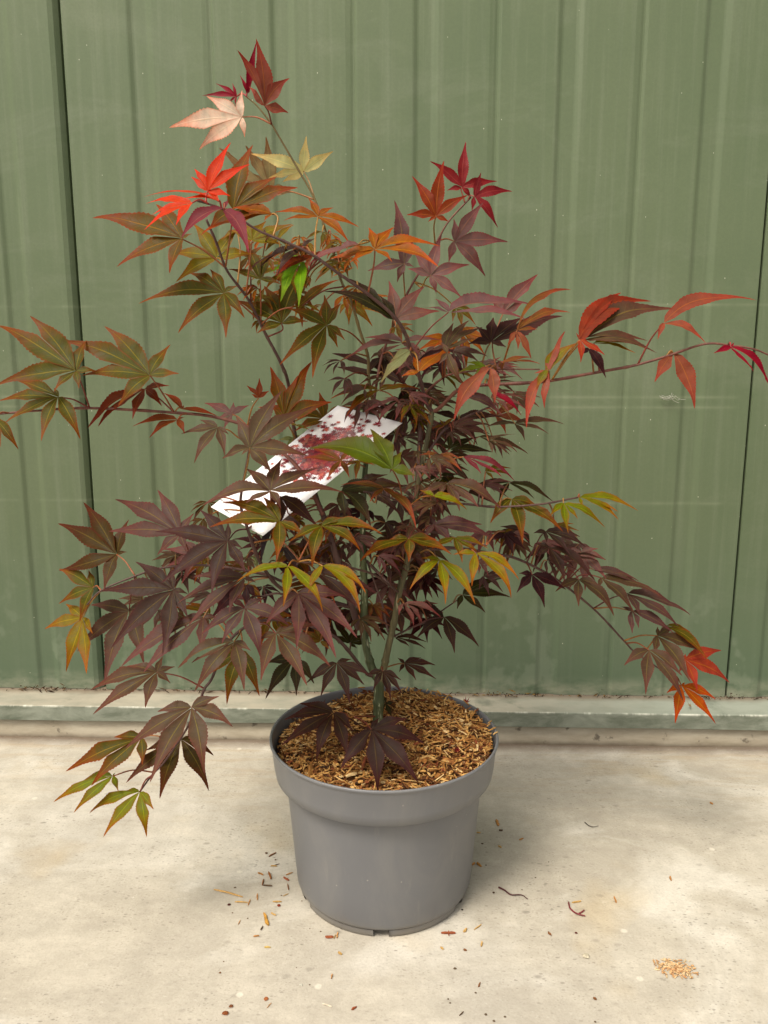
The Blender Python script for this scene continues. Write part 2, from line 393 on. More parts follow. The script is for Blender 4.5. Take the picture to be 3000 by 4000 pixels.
M_WALL, M_FLOOR, M_PLINTH, M_SILL, M_POT = mat_wall(), mat_floor(), mat_plinth(), mat_sill(), mat_pot()
M_LEAF = mat_leaf()
M_CHIP = mat_attr('bark_chips', 0.8, 0.2, 420, 0.4)
M_TRUNK = mat_bark('green_striped_bark', (0.026, 0.036, 0.013), (0.070, 0.082, 0.032), 0.9, (0.32, 0.33, 0.21))
M_TRUNK2 = mat_bark('brown_striped_bark', (0.042, 0.036, 0.014), (0.098, 0.084, 0.036), 0.8, (0.24, 0.21, 0.12))
M_STEM = mat_bark('young_maroon_bark', (0.050, 0.022, 0.020), (0.085, 0.040, 0.032), 0.3, (0.16, 0.10, 0.07))
M_OLIVE = mat_bark('olive_bark', (0.095, 0.066, 0.022), (0.15, 0.105, 0.036), 0.2, (0.2, 0.17, 0.08))
M_REDST = mat_bark('red_bark', (0.085, 0.026, 0.020), (0.15, 0.052, 0.034), 0.2, (0.2, 0.11, 0.07))
M_PET = mat_attr('leaf_stalk', 0.45, 0.4, 200, 0.1)
M_DARK = mat_plain('dark_joint', (0.008, 0.009, 0.008), 0.9, 0.1)
M_CARD = mat_plain('white_card', (0.86, 0.86, 0.88), 0.35, 0.4, 20, 0.97)
M_PRINT = mat_attr('printed_ink', 0.35, 0.4, 900, 0.0)
M_SOIL = mat_plain('dark_soil', (0.055, 0.032, 0.018), 0.95, 0.1, 200, 0.4)
M_DIRT = mat_attr('dry_debris', 0.95, 0.1, 500, 0.5)
M_WEB = mat_plain('cobweb', (0.42, 0.42, 0.36), 0.9, 0.1)
# ------------------------------------------------------------------ the setting: floor, plinth, sill, wall panels
WALL_Y = 0.455
PL_Y, SILL_Y = 0.398, 0.390
gv, gf = [], []
nx, ny = 60, 60
def gx(i): t = i / nx * 2 - 1; return 40 * t ** 5 + 1.2 * t
for j in range(ny + 1):
    for i in range(nx + 1):
        yy = PL_Y + 0.05 - (j / ny) ** 4 * 40 - (j / ny) * 2.0
        gv.append((gx(i), yy, 0.0))
for j in range(ny):
    for i in range(nx):
        a = j * (nx + 1) + i; gf.append((a, a + nx + 1, a + nx + 2, a + 1))
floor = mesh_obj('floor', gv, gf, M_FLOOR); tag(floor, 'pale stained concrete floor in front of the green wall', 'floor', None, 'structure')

# concrete plinth with a slightly worn top edge
def strip(profile, xs, jit=0.0, seed=0):
    vs, fs = [], []
    m = len(profile)
    for i, x in enumerate(xs):
        for k, (y, z) in enumerate(profile):
            j = mnoise.noise(Vector((x * 6, k * 3.3 + seed, 0))) * jit
            vs.append((x, y + j, z + j * 0.6 if z > 0.002 else z))
    for i in range(len(xs) - 1):
        for k in range(m - 1):
            a = i * m + k; fs.append((a, a + m, a + m + 1, a + 1))
    return vs, fs
XS = [-3 + 6 * i / 300 for i in range(301)]
pv, pf = strip([(PL_Y, -0.01), (PL_Y, 0.0), (PL_Y + 0.001, 0.033), (PL_Y + 0.004, 0.0362), (WALL_Y + 0.12, 0.0365)], XS, 0.0022, 1)
pl = mesh_obj('concrete_plinth', pv, pf, M_PLINTH); tag(pl, 'low worn concrete plinth under the green sill', 'plinth')
sv_, sf_ = strip([(PL_Y + 0.03, 0.0375), (SILL_Y + 0.004, 0.0372), (SILL_Y, 0.0382), (SILL_Y, 0.0655), (SILL_Y + 0.0006, 0.0665), (SILL_Y + 0.0018, 0.0671), (WALL_Y + 0.03, 0.0755)], XS, 0.0010, 5)
sl = mesh_obj('metal_sill', sv_, sf_, M_SILL, None, None, False); tag(sl, 'weathered green metal sill flashing along the foot of the wall', 'sill')

def wx(px, py=80.0): return at_y(px, py, WALL_Y).x
GAPL, GAPR = wx(131), wx(1687)
PER = wx(587) - wx(280)
def ribs(x_from, x_to, first):
    pts = []
    x = first
    w1, w2 = wx(323) - wx(280), wx(455) - wx(280)
    while x < x_to + PER:
        for dx, dy in ((-0.0055, 0.0), (-0.0028, 0.0006), (0.0030, 0.0034), (0.0060, 0.0040), (w1 - 0.0075, 0.0040), (w1 - 0.0045, 0.0034), (w1 + 0.0025, 0.0006), (w1 + 0.005, 0.0), (w2 - 0.014, 0.0002), (w2 - 0.006, 0.0016), (w2 - 0.002, 0.0029), (w2 + 0.001, 0.0030), (w2 + 0.0045, 0.0004), (w2 + 0.006, 0.0), (PER - 0.012, 0.0)):
            if x_from + 0.004 < x + dx < x_to - 0.004: pts.append((x + dx, dy))
        x += PER
    return pts
def panel(x0, x1, first, label, ret0=True, ret1=True, roll=False):
    pts = ribs(x0, x1, first)
    prof = []
    if ret0: prof += [(x0 + 0.0004, 0.03), (x0, 0.002), (x0 + 0.0015, 0.0)]
    prof += [p for p in pts if not (roll and p[0] > x1 - 0.02)]
    if roll: prof += [(x1 - 0.018, 0.0), (x1 - 0.010, 0.003), (x1 - 0.003, 0.010), (x1, 0.03)]
    elif ret1: prof += [(x1 - 0.0015, 0.0), (x1, 0.002), (x1 - 0.0004, 0.03)]
    zs = [0.0742 + 1.75 * k / 24 for k in range(25)]
    vs, fs = [], []
    m = len(prof)
    for z in zs:
        for k, (x, y) in enumerate(prof):
            d = mnoise.noise(Vector((x * 3.1, z * 2.3, 4.2))) * 0.0014
            vs.append((x, WALL_Y + y + d, z))
    for j in range(len(zs) - 1):
        for k in range(m - 1):
            a = j * m + k; fs.append((a, a + 1, a + m + 1, a + m))
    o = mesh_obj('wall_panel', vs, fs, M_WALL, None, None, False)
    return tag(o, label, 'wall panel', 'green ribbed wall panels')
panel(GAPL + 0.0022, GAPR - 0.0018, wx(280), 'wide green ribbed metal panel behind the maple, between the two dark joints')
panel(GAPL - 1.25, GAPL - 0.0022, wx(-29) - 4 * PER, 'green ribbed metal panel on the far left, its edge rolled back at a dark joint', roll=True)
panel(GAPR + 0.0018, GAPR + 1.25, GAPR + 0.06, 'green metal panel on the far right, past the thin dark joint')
for gx_, lb in ((GAPL, 'black gap between the far left green panel and the middle one'), (GAPR, 'thin black gap between the middle green panel and the far right one')):
    v, f = box(gx_ - 0.03, gx_ + 0.03, WALL_Y + 0.032, WALL_Y + 0.04, 0.076, 1.82)
    tag(mesh_obj('joint_backing', v, f, M_DARK, None, None, False), lb, 'joint')

# brown dirt and dry bits gathered where the wall meets the sill
db = MB()
rg = random.Random(11)
for k in range(2600):
    x = rg.uniform(-0.75, 0.85)
    dens = mnoise.noise(Vector((x * 7, 1.7, 0))) + (0.40 if 0.12 < x < 0.42 else 0.0) + (0.15 if x > 0.4 else -0.05)
    if rg.random() > 0.12 + max(0, dens) * 0.9: continue
    h = abs(rg.gauss(0, 1)) * (0.002 + 0.008 * max(0, dens))
    y = WALL_Y - 0.003 - abs(rg.gauss(0, 0.004)) - (0.004 if dens > .3 else 0)
    s = rg.uniform(0.0006, 0.0024)
    p = Vector((x, y, 0.0752 + h * (0.6 if rg.random() < .8 else 1.3) - 0.001))
    d = Vector((rg.uniform(-1, 1), rg.uniform(-.5, .5), rg.uniform(-.4, .4))).normalized() * s * rg.choice((1, 1, 1, 2.5, 4))
    e = Vector((rg.uniform(-1, 1), rg.uniform(-1, 1), rg.uniform(-1, 1))).normalized() * s * 0.6
    g = d.cross(e).normalized() * s * 0.5
    c = srgb(*rg.choice([(70, 48, 32), (88, 62, 40), (60, 42, 30), (110, 82, 50)] + ([(150, 115, 60), (175, 140, 80)] if 0.1 < x < 0.42 else [])), 0.75)
    db.add([p - d, p + e, p + d, p - e, p + g, p - g], [(0, 1, 4), (1, 2, 4), (2, 3, 4), (3, 0, 4), (1, 0, 5), (2, 1, 5), (3, 2, 5), (0, 3, 5)], [c] * 6)
tag(db.build('dry_debris', M_DIRT, smooth=False), 'brown dirt and dry moss bits along the top of the sill', 'debris', None, 'stuff')

# ------------------------------------------------------------------ pot
POT = empty('flower_pot', (0, 0, 0), 'grey plastic nursery pot with a wide collar, filled with bark mulch', 'flower pot')
def lathe(profile, seg=128, a0=0.0, a1=2 * math.pi, close=True):
    vs, fs = [], []
    m = len(profile); n = seg if close else seg + 1
    for i in range(n):
        a = a0 + (a1 - a0) * i / seg
        for r, z in profile: vs.append((r * math.cos(a), r * math.sin(a), z))
    for i in range(seg):
        i2 = (i + 1) % n
        for k in range(m - 1):
            fs.append((i * m + k, i2 * m + k, i2 * m + k + 1, i * m + k + 1))
    if not close:
        fs.append(tuple(range(m - 1, -1, -1))); fs.append(tuple(seg * m + k for k in range(m)))
    return vs, fs
RZ = 0.2165
v, f = lathe([(0.0, 0.0125), (0.100, 0.0120), (0.1135, 0.0112), (0.1165, 0.0125), (0.1180, 0.0165), (0.1215, 0.060), (0.1255, 0.110), (0.1300, 0.1630), (0.1302, 0.1695)])
mesh_obj('pot_body', v, f, M_POT, POT, (0, 0, 0))
v, f = lathe([(0.1300, 0.1700), (0.1380, 0.1672), (0.1415, 0.1672), (0.1432, 0.1688), (0.1450, 0.180), (0.1478, 0.2085), (0.1488, 0.2115), (0.1497, 0.2126),
              (0.1504, 0.2142), (0.1500, 0.2159), (0.1487, RZ), (0.1472, RZ - 0.0006), (0.1464, 0.2135), (0.1440, 0.190), (0.1420, 0.172), (0.1300, 0.1700)])
mesh_obj('collar', v, f, M_POT, POT, (0, 0, 0))
nf = 6
for k in range(nf):                       # foot ring in six pieces with drainage gaps, one gap facing the camera
    c0 = -math.pi / 2 + k * 2 * math.pi / nf + 0.085; c1 = -math.pi / 2 + (k + 1) * 2 * math.pi / nf - 0.085
    v, f = lathe([(0.094, 0.0125), (0.094, 0.001), (0.0955, 0.0), (0.1105, 0.0), (0.1130, 0.001), (0.1142, 0.004), (0.1146, 0.0105)], 20, c0, c1, False)
    mesh_obj('pot_foot', v, f, M_POT, POT, (0, 0, 0))
# ------------------------------------------------------------------ bark mulch
def mound(x, y):
    r = math.hypot(x, y) / 0.145
    return 0.1990 + 0.019 * max(0.0, 1 - r ** 2.4) + 0.0085 * (x / 0.145) + 0.0085 * (y / 0.145) + 0.004 * mnoise.noise(Vector((x * 22, y * 22, 0.3)))
mb = MB(); rg = random.Random(5)
cs, fsn = [], []
NR, NA = 22, 72
for i in range(NR + 1):
    for j in range(NA):
        r = 0.1445 * i / NR; a = 2 * math.pi * j / NA
        x, y = r * math.cos(a), r * math.sin(a); cs.append((x, y, mound(x, y) - 0.003 if i < NR else 0.18))
for i in range(NR):
    for j in range(NA):
        j2 = (j + 1) % NA; fsn.append((i * NA + j, (i + 1) * NA + j, (i + 1) * NA + j2, i * NA + j2))
mb.add(cs, fsn, [srgb(120, 74, 38, 0.8)] * len(cs))
CHIPC = [(196, 148, 84), (204, 158, 92), (178, 126, 66), (214, 172, 110), (164, 110, 56), (142, 92, 48), (118, 72, 38), (84, 50, 28), (56, 34, 22), (230, 196, 140), (132, 70, 42)]
CHIPW = [8, 7, 8, 5, 7, 6, 5, 4, 3, 3, 3]
def sliver(p, ang, tilt, L, W, T, bend, c, mbx, roll=0.0, ragged=0.35, rgx=rg):
    ca, sa, ct, st = math.cos(ang), math.sin(ang), math.cos(tilt), math.sin(tilt)
    d = Vector((ca * ct, sa * ct, st)); s = Vector((-sa, ca, 0)); n = d.cross(s)
    s, n = s * math.cos(roll) + n * math.sin(roll), n * math.cos(roll) - s * math.sin(roll)
    if n.z < 0: n = -n
    vs = []; K = 5
    for k in range(K):
        t = k / (K - 1) * 2 - 1
        w = W * 0.5 * (1 - 0.55 * abs(t) ** 3) * (1 + rgx.uniform(-ragged, ragged) * .6)
        q = p + d * (L * 0.5 * t) + n * (bend * L * (1 - t * t)) + s * rgx.uniform(-.12, .12) * W
        vs += [q - s * w, q - s * w * .7 + n * T, q + s * w * .7 + n * T * rgx.uniform(.7, 1.1), q + s * w]
    fs = []
    for k in range(K - 1):
        for e in range(4):
            a = k * 4 + e; b = k * 4 + (e + 1) % 4; fs.append((a, b, b + 4, a + 4))
    fs += [(3, 2, 1, 0), tuple((K - 1) * 4 + e for e in range(4))]
    cc = []
    for k in range(K):
        q = rgx.uniform(0.85, 1.15); cc += [tuple(x * q * .8 for x in c), tuple(x * q for x in c), tuple(x * q * 1.05 for x in c), tuple(x * q * .8 for x in c)]
    mbx.add(vs, fs, cc)
for k in range(6000):
    r = 0.1435 * math.sqrt(rg.random()); a = rg.uniform(0, 2 * math.pi)
    x, y = r * math.cos(a), r * math.sin(a)
    L = min(0.030, max(0.003, rg.lognormvariate(-4.75, 0.55))); W = min(0.005, max(0.0007, rg.lognormvariate(-6.35, 0.42)))
    if rg.random() < 0.10: W *= 2.2; L *= 1.1
    r = min(r, 0.1432 - L * .52); x, y = r * math.cos(a), r * math.sin(a)
    c = srgb(*rg.choices(CHIPC, CHIPW)[0], 1.0)
    z = mound(x, y) + rg.uniform(-0.003, 0.0035)
    sliver(Vector((x, y, z)), rg.uniform(0, 6.28), rg.gauss(0, 0.24), L, W, rg.uniform(.0005, .0014), rg.gauss(0, 0.05), c, mb, rg.gauss(0, 0.5))
for k in range(26):                       # a few chips lying over the right and back rim
    a = rg.uniform(-0.62, 1.9); r = rg.uniform(0.139, 0.1475)
    c = srgb(*rg.choices(CHIPC, CHIPW)[0], 1.0)
    sliver(Vector((r * math.cos(a), r * math.sin(a), max(RZ + 0.0006, mound(r * math.cos(a), r * math.sin(a))))), a + rg.gauss(0.9, 0.6), rg.uniform(-.1, .35), rg.uniform(.006, .016), rg.uniform(.001, .0025), .001, 0.03, c, mb)
tag(mb.build('bark_mulch', M_CHIP, None, (0, 0, 0.2), False), 'orange-brown shredded bark mulch heaped inside the grey pot', 'mulch', None, 'stuff')
# ------------------------------------------------------------------ the maple
TREE_LOC = Vector((0.004, -0.002, 0.205))
TREE = empty('maple_tree', TREE_LOC, 'young potted maple with purple, bronze and red pointed leaves on thin arching branches', 'tree')
def ncv(nx_, ny_): return (nx_ * 1659 / 3000, ny_ * 1659 / 3000)
SAMPLES = []                           # (px, py, point) along every branch, for joining the leaf stalks
def branch(name, pts, mat, r0, r1, nodes=True, pw=1.0):
    """pts: (native x, native y, depth Y)"""
    P = [at_y(*ncv(x, y), Y) for x, y, Y in pts]
    path = smooth_path(P, 8)
    n = len(path)
    rad = [r1 + (r0 - r1) * (1 - i / (n - 1)) ** pw for i in range(n)]
    if nodes:
        acc = 0; nxt = rg.uniform(.03, .06)
        for i in range(1, n):
            acc += (path[i] - path[i - 1]).length
            if acc > nxt: rad[i] *= 1.22; acc = 0; nxt = rg.uniform(.04, .075)
    for i, p in enumerate(path): SAMPLES.append((*project(p), p))
    v, f = tube(path, rad, 10, 0.10)
    return mesh_obj(name, v, f, mat, TREE, path[0])
rg = random.Random(3)
# base and the green stems
branch('trunk', [(1476, 2850, -.005), (1477, 2790, -.004), (1480, 2700, -.002), (1481, 2660, -.002), (1463, 2632, 0), (1444, 2580, .003), (1427, 2511, .006), (1421, 2421, .008), (1424, 2330, .012), (1419, 2181, .015), (1416, 2090, .018), (1420, 1950, .02), (1428, 1824, .024), (1450, 1680, .028), (1459, 1570, .03)], M_TRUNK, .0074, .0030, True, 1.35)
branch('stem', [(1480, 2690, -.002), (1492, 2630, -.003), (1502, 2595, -.003), (1517, 2526, -.003), (1541, 2421, -.004), (1559, 2315, -.005), (1590, 2200, -.006), (1614, 2023, -.008), (1632, 1903, -.01), (1662, 1752, -.01), (1689, 1604, -.012)], M_TRUNK2, .0050, .0030)
branch('stem', [(1404, 2455, .006), (1376, 2374, -.003), (1336, 2250, -.012), (1298, 2121, -.02), (1262, 2012, -.015), (1246, 1975, -.005), (1215, 1880, .02), (1170, 1750, .035), (1150, 1686, .035), (1128, 1511, .02), (1101, 1427, -.005), (1035, 1300, -.015), (970, 1170, -.03), (888, 1059, -.05), (846, 950, -.065), (806, 857, -.075)], M_STEM, .0048, .0013, True, 1.5)
branch('branch', [(1459, 1575, .03), (1440, 1480, .035), (1437, 1392, .035), (1405, 1290, .03), (1369, 1169, .03), (1333, 1097, .03), (1290, 946, .03), (1279, 924, .03), (1230, 780, .03), (1163, 659, .03), (1076, 510, .03), (1066, 492, .03), (1010, 420, .03), (963, 377, .03)], M_OLIVE, .0021, .0008)
branch('branch', [(1689, 1606, -.012), (1668, 1580, -.02), (1638, 1470, -.045), (1613, 1386, -.06), (1562, 1266, -.085), (1471, 1175, -.10), (1321, 1067, -.12), (1218, 994, -.13), (1124, 948, -.135), (1009, 900, -.14), (912, 838, -.15), (840, 805, -.155), (770, 785, -.16)], M_STEM, .0025, .0008)
branch('branch', [(1689, 1608, -.012), (1716, 1594, -.015), (1782, 1530, -.03), (1842, 1508, -.045), (2084, 1494, -.07), (2181, 1482, -.08), (2362, 1449, -.10), (2476, 1428, -.11), (2603, 1392, -.12), (2753, 1344, -.13), (2856, 1350, -.135), (2945, 1364, -.14), (3010, 1390, -.14)], M_REDST, .0024, .0008)
branch('branch', [(1535, 1762, .02), (1571, 1633, .02), (1650, 1545, .01), (1722, 1482, 0), (1782, 1458, -.01), (1939, 1443, -.03), (2108, 1443, -.05)], M_REDST, .0018, .0008)
branch('branch', [(1668, 1775, -.01), (1734, 1681, 0), (1812, 1633, .02), (1867, 1609, .03), (1939, 1579, .05), (2020, 1560, .06)], M_STEM, .0018, .0009)
branch('branch', [(1618, 2000, -.008), (1629, 1904, .0), (1638, 1760, .01), (1646, 1633, .015), (1655, 1590, .015)], M_STEM, .0034, .0026)
branch('branch', [(1459, 1575, .03), (1489, 1404, .05), (1545, 1250, .055), (1598, 1133, .06), (1676, 1000, .06), (1712, 934, .06), (1755, 862, .06), (1839, 771, .06)], M_REDST, .0018, .0010)
# left side
branch('branch', [(1262, 2012, -.025), (1180, 1850, -.01), (1080, 1745, .0), (1000, 1679, .0), (844, 1630, .0), (681, 1612, -.01), (350, 1594, -.03), (150, 1604, -.045), (48, 1612, -.05), (-60, 1622, -.055)], M_REDST, .0026, .0010)
branch('branch', [(1376, 2374, -.003), (1220, 2330, -.03), (1100, 2300, -.045), (1016, 2195, -.07), (962, 2050, -.085), (940, 1963, -.09), (956, 1855, -.095), (975, 1750, -.10)], M_STEM, .0028, .0012)
branch('branch', [(1300, 2200, -.02), (1130, 2270, -.03), (1040, 2245, -.04), (902, 2219, -.05), (800, 2208, -.055), (709, 2210, -.06), (618, 2222, -.065), (528, 2250, -.07), (395, 2307, -.08), (340, 2362, -.085)], M_STEM, .0019, .0009)
branch('branch', [(1452, 2640, -.004), (1427, 2625, -.01), (1345, 2523, -.03), (1286, 2476, -.045), (1150, 2425, -.06), (1000, 2430, -.07), (890, 2510, -.08), (829, 2647, -.095), (799, 2690, -.10), (781, 2738, -.105), (752, 2800, -.11), (723, 2857, -.115), (643, 2975, -.12), (592, 3030, -.12), (546, 3093, -.12)], M_STEM, .0024, .0010)
branch('branch', [(1298, 2121, -.02), (1230, 2160, -.06), (1190, 2180, -.09), (1172, 2190, -.10), (1160, 2205, -.105)], M_STEM, .0017, .0011)
branch('branch', [(1376, 2374, -.003), (1220, 2345, -.05), (1120, 2325, -.075), (1078, 2318, -.085), (1020, 2330, -.09)], M_STEM, .0017, .0011)
# right side
branch('branch', [(1590, 2200, -.006), (1640, 2160, .0), (1760, 2140, .01), (1933, 2165, .02), (2025, 2185, .03), (2165, 2258, .04), (2317, 2377, .05), (2437, 2503, .055), (2490, 2555, .06), (2650, 2660, .06)], M_STEM, .0024, .0010)
branch('branch', [(1614, 2023, -.008), (1629, 1975, -.02), (1800, 1968, -.04), (1933, 1980, -.05), (2105, 1970, -.06), (2258, 1943, -.06)], M_STEM, .0018, .0010)
branch('branch', [(1600, 2080, -.006), (1700, 2080, -.04), (1800, 2110, -.07), (1900, 2130, -.09)], M_STEM, .0016, .0009)
branch('branch', [(1517, 2469, -.003), (1505, 2420, .008), (1493, 2360, .015), (1472, 2300, .02), (1436, 2199, .018)], M_STEM, .0016, .0012)
branch('branch', [(1551, 2313, -.005), (1490, 2250, .012), (1430, 2190, .016)], M_STEM, .0019, .0019)
branch('branch', [(1541, 2485, -.003), (1616, 2448, .03), (1662, 2430, .05), (1720, 2390, .07), (1786, 2344, .085)], M_STEM, .0013, .0009)
branch('branch', [(1618, 1990, -.008), (1560, 1960, -.05), (1480, 1930, -.08), (1420, 1920, -.09)], M_STEM, .0014, .0009)
branch('branch', [(1559, 2315, -.005), (1470, 2250, -.06), (1400, 2225, -.10), (1300, 2205, -.13), (1165, 2195, -.14)], M_STEM, .0014, .0009)

PAL = {  # seen colour, with sheen painted into mauve: base, margin, vein
 'ochre': ((166, 100, 0), (184, 72, 8), (205, 145, 44)), 'bronze': ((112, 96, 2), (172, 62, 14), (186, 140, 50)),
 'olive': ((96, 102, 4), (160, 70, 12), (180, 164, 70)), 'gold': ((142, 130, 2), (166, 86, 14), (196, 174, 60)),
 'green': ((96, 116, 0), (104, 92, 14), (124, 142, 20)), 'bgreen': ((104, 158, 4), (100, 120, 30), (150, 185, 60)),
 'purple': ((108, 84, 78), (120, 70, 68), (142, 124, 72)), 'dpurple': ((78, 57, 46), (94, 50, 48), (122, 100, 52)),
 'maroon': ((66, 32, 32), (86, 36, 40), (116, 62, 46)), 'mauve': ((140, 108, 102), (142, 76, 76), (172, 124, 96)),
 'polive': ((108, 90, 68), (122, 74, 66), (146, 134, 70)), 'rose': ((172, 106, 84), (170, 74, 62), (196, 122, 72)),
 'red': ((246, 68, 0), (240, 44, 0), (248, 92, 4)), 'crimson': ((168, 24, 50), (150, 18, 44), (196, 64, 74)),
 'rosered': ((168, 62, 66), (150, 44, 54), (194, 92, 86)), 'plumrose': ((150, 80, 84), (152, 58, 70), (178, 116, 96)),
 'pinkw': ((246, 226, 208), (200, 130, 108), (246, 226, 200)), 'cream': ((232, 228, 176), (206, 172, 120), (238, 232, 168)),
 'creamtan': ((192, 168, 124), (152, 100, 70), (200, 180, 130)), 'ygreen': ((138, 152, 8), (176, 96, 34), (170, 196, 40)),
 'yorange': ((152, 150, 10), (190, 94, 38), (176, 190, 44)), 'rust': ((150, 78, 40), (156, 56, 38), (186, 104, 52)),
 'salmon': ((206, 98, 76), (198, 72, 66), (228, 142, 62)), 'orange': ((218, 112, 44), (208, 72, 46), (232, 168, 50)),
 'greyplum': ((94, 86, 88), (104, 72, 74), (140, 126, 110)), 'dkgreen': ((64, 66, 26), (84, 48, 36), (122, 118, 56)),
 'palegreen': ((156, 168, 112), (150, 140, 90), (176, 184, 130)), 'rustgreen': ((128, 90, 44), (172, 74, 56), (170, 140, 60)),
 'redochre': ((150, 66, 22), (160, 52, 40), (192, 112, 50)), 'roseolive': ((150, 106, 60), (176, 78, 66), (196, 136, 60)),
 'roserust': ((176, 86, 62), (180, 66, 52), (206, 112, 60)),
 'dkolive': ((92, 72, 14), (124, 54, 40), (150, 130, 56)),
 'dry': ((150, 84, 44), (120, 60, 30), (170, 110, 60))}
PROF = [(.20, .74), (.30, .95), (.39, 1.0), (.49, .90), (.59, .69), (.69, .46), (.79, .28), (.87, .18), (.94, .115), (1.0, .012)]
LK = 0.45
def leaf_mesh(C, n, tips3, bends, key, wf, mbx, seed, origin=None, droop=0.0, curl=0.0):
    """all lobes of one leaf as one sheet; tips3 world points"""
    rgl = random.Random(seed)
    base, edge, vein = PAL[key]
    k = LK * rgl.uniform(0.90, 1.10); kk = {'ochre': .60, 'gold': .56, 'bronze': .52, 'olive': .50, 'green': .54, 'bgreen': .85, 'redochre': .64, 'roseolive': .52, 'rustgreen': .52, 'roserust': .5, 'red': .60, 'pinkw': 1.02, 'cream': .85, 'creamtan': .60, 'palegreen': .5, 'orange': .5, 'salmon': .5, 'mauve': .62, 'rose': .58, 'rosered': .56, 'purple': .57, 'polive': .55, 'dpurple': .50, 'plumrose': .54, 'crimson': .54, 'ygreen': .5}.get(key)  # red, cream, pinkw hold painted sunlight, ochre and gold a painted backlit glow
    if kk: k = kk
    hue = [rgl.uniform(0.94, 1.06) for _ in range(3)]
    def tone(c): return tuple(lin(c[i]) * k * hue[i] for i in range(3))
    cb, ce, cv = tone(base), tuple(min(.85, x * 1.22) for x in tone(edge)), tone(vein)
    lobes = []
    vdir = (C - CAM).normalized() * -1
    for T, b in zip(tips3, bends):
        d = T - C; L = d.length
        if L < 1e-4: continue
        lobes.append([d, L, b])
    maxL = sorted(l[1] for l in lobes)[-1]
    maxP = max(0.75 * (l[0] - vdir * l[0].dot(vdir)).length + .25 * l[1] for l in lobes)
    ax = (lobes[0][0] - n * lobes[0][0].dot(n)).normalized(); ay = n.cross(ax)
    for l in lobes:
        l.append(math.atan2(l[0].dot(ay), l[0].dot(ax)))
    lobes.sort(key=lambda l: l[3])
    m = len(lobes)
    for i, (d, L, b, an) in enumerate(lobes):
        gp = (an - lobes[i - 1][3]) % (2 * math.pi) if m > 1 else 6.28
        gn = (lobes[(i + 1) % m][3] - an) % (2 * math.pi) if m > 1 else 6.28
        hp, hn = min(gp / 2, R(48)), min(gn / 2, R(48))
        Lp = (d - vdir * d.dot(vdir)).length; Lp = 0.75 * Lp + 0.25 * L
        W = 0.80 * wf * (0.62 * Lp + 0.38 * maxP * min(1, Lp / (0.45 * maxP)))
        dirn = d / L
        side = n.cross(dirn).normalized(); nn = dirn.cross(side).normalized()
        bend = side * (b * L * (1 if side.z >= 0 else -1))
        K = 40
        vs, fs, cc, cv2, uv = [], [], [], [], []
        us = (-1, -0.80, 0, 0.80, 1)
        ph = rgl.uniform(0, 6.28); cup = rgl.uniform(0.18, 0.55); vb = rgl.uniform(-.30, .16); tw = rgl.uniform(-0.25, 0.25); wv = rgl.uniform(.6, 1.3)
        for q in range(K + 1):
            t = (q / K) ** 0.92
            shp = (0.48 + 1.10 * t) if t < 0.20 else None
            if shp is None:
                shp = 0.0
                for (ta, sa), (tb, sb) in zip(PROF[:-1], PROF[1:]):
                    if ta <= t <= tb + 1e-9: z = (t - ta) / (tb - ta); z = z * .5 + z * z * (3 - 2 * z) * .5; shp = sa + (sb - sa) * z
            saw = 1.0 + (0.060 if q % 2 else -0.055) * (1 if 0.22 < t < 0.93 else 0.2)
            cpos = C + d * t + bend * (4 * t * (1 - t)) + nn * (0.045 * L * 4 * t * (1 - t) + 0.012 * L * math.sin(t * 7 * wv + ph)) - nn * (droop * L * t * t) + vdir * (vb * L * t * t * t)
            row = []
            for u in us:
                lim = t * L * math.tan(hn if u > 0 else hp) * (1.0 if t < .8 else 9)
                w = min(W * shp * (saw if abs(u) == 1 else 1), max(lim, 0.0))
                a = u * w; fold = cup * abs(a) * (1 - 0.5 * t)
                p = cpos + side * (a * math.cos(tw * t)) + nn * (fold + a * math.sin(tw * t) + 0.05 * w * math.sin(t * 22 * wv + ph + (2 if u > 0 else 0)) * abs(u) - curl * a * a / max(W, 1e-5) * t)
                vs.append(p); uv.append((u, t))
                e = min(1.0, 0.16 * (abs(u) > .5) + 0.62 * (abs(u) == 1) + max(0, (t - 0.44) / 0.56) * 1.0)
                e = max(0.0, min(1.0, e + rgl.uniform(-.1, .1)))
                cc.append(tuple(cb[j] * (1 - e) + ce[j] * e for j in range(3)))
                cv2.append(tuple(cv[j] * (1 - .5 * t) + ce[j] * .5 * t for j in range(3)))
        for q in range(K):
            for e in range(4):
                a = q * 5 + e; fs.append((a, a + 1, a + 6, a + 5))
        mbx.add(vs, fs, cc, cv2, uv)
LEAVES = []
PETC = {'red': (200, 60, 40), 'pinkw': (205, 120, 80), 'cream': (200, 150, 90), 'crimson': (190, 70, 70), 'rosered': (180, 90, 70)}
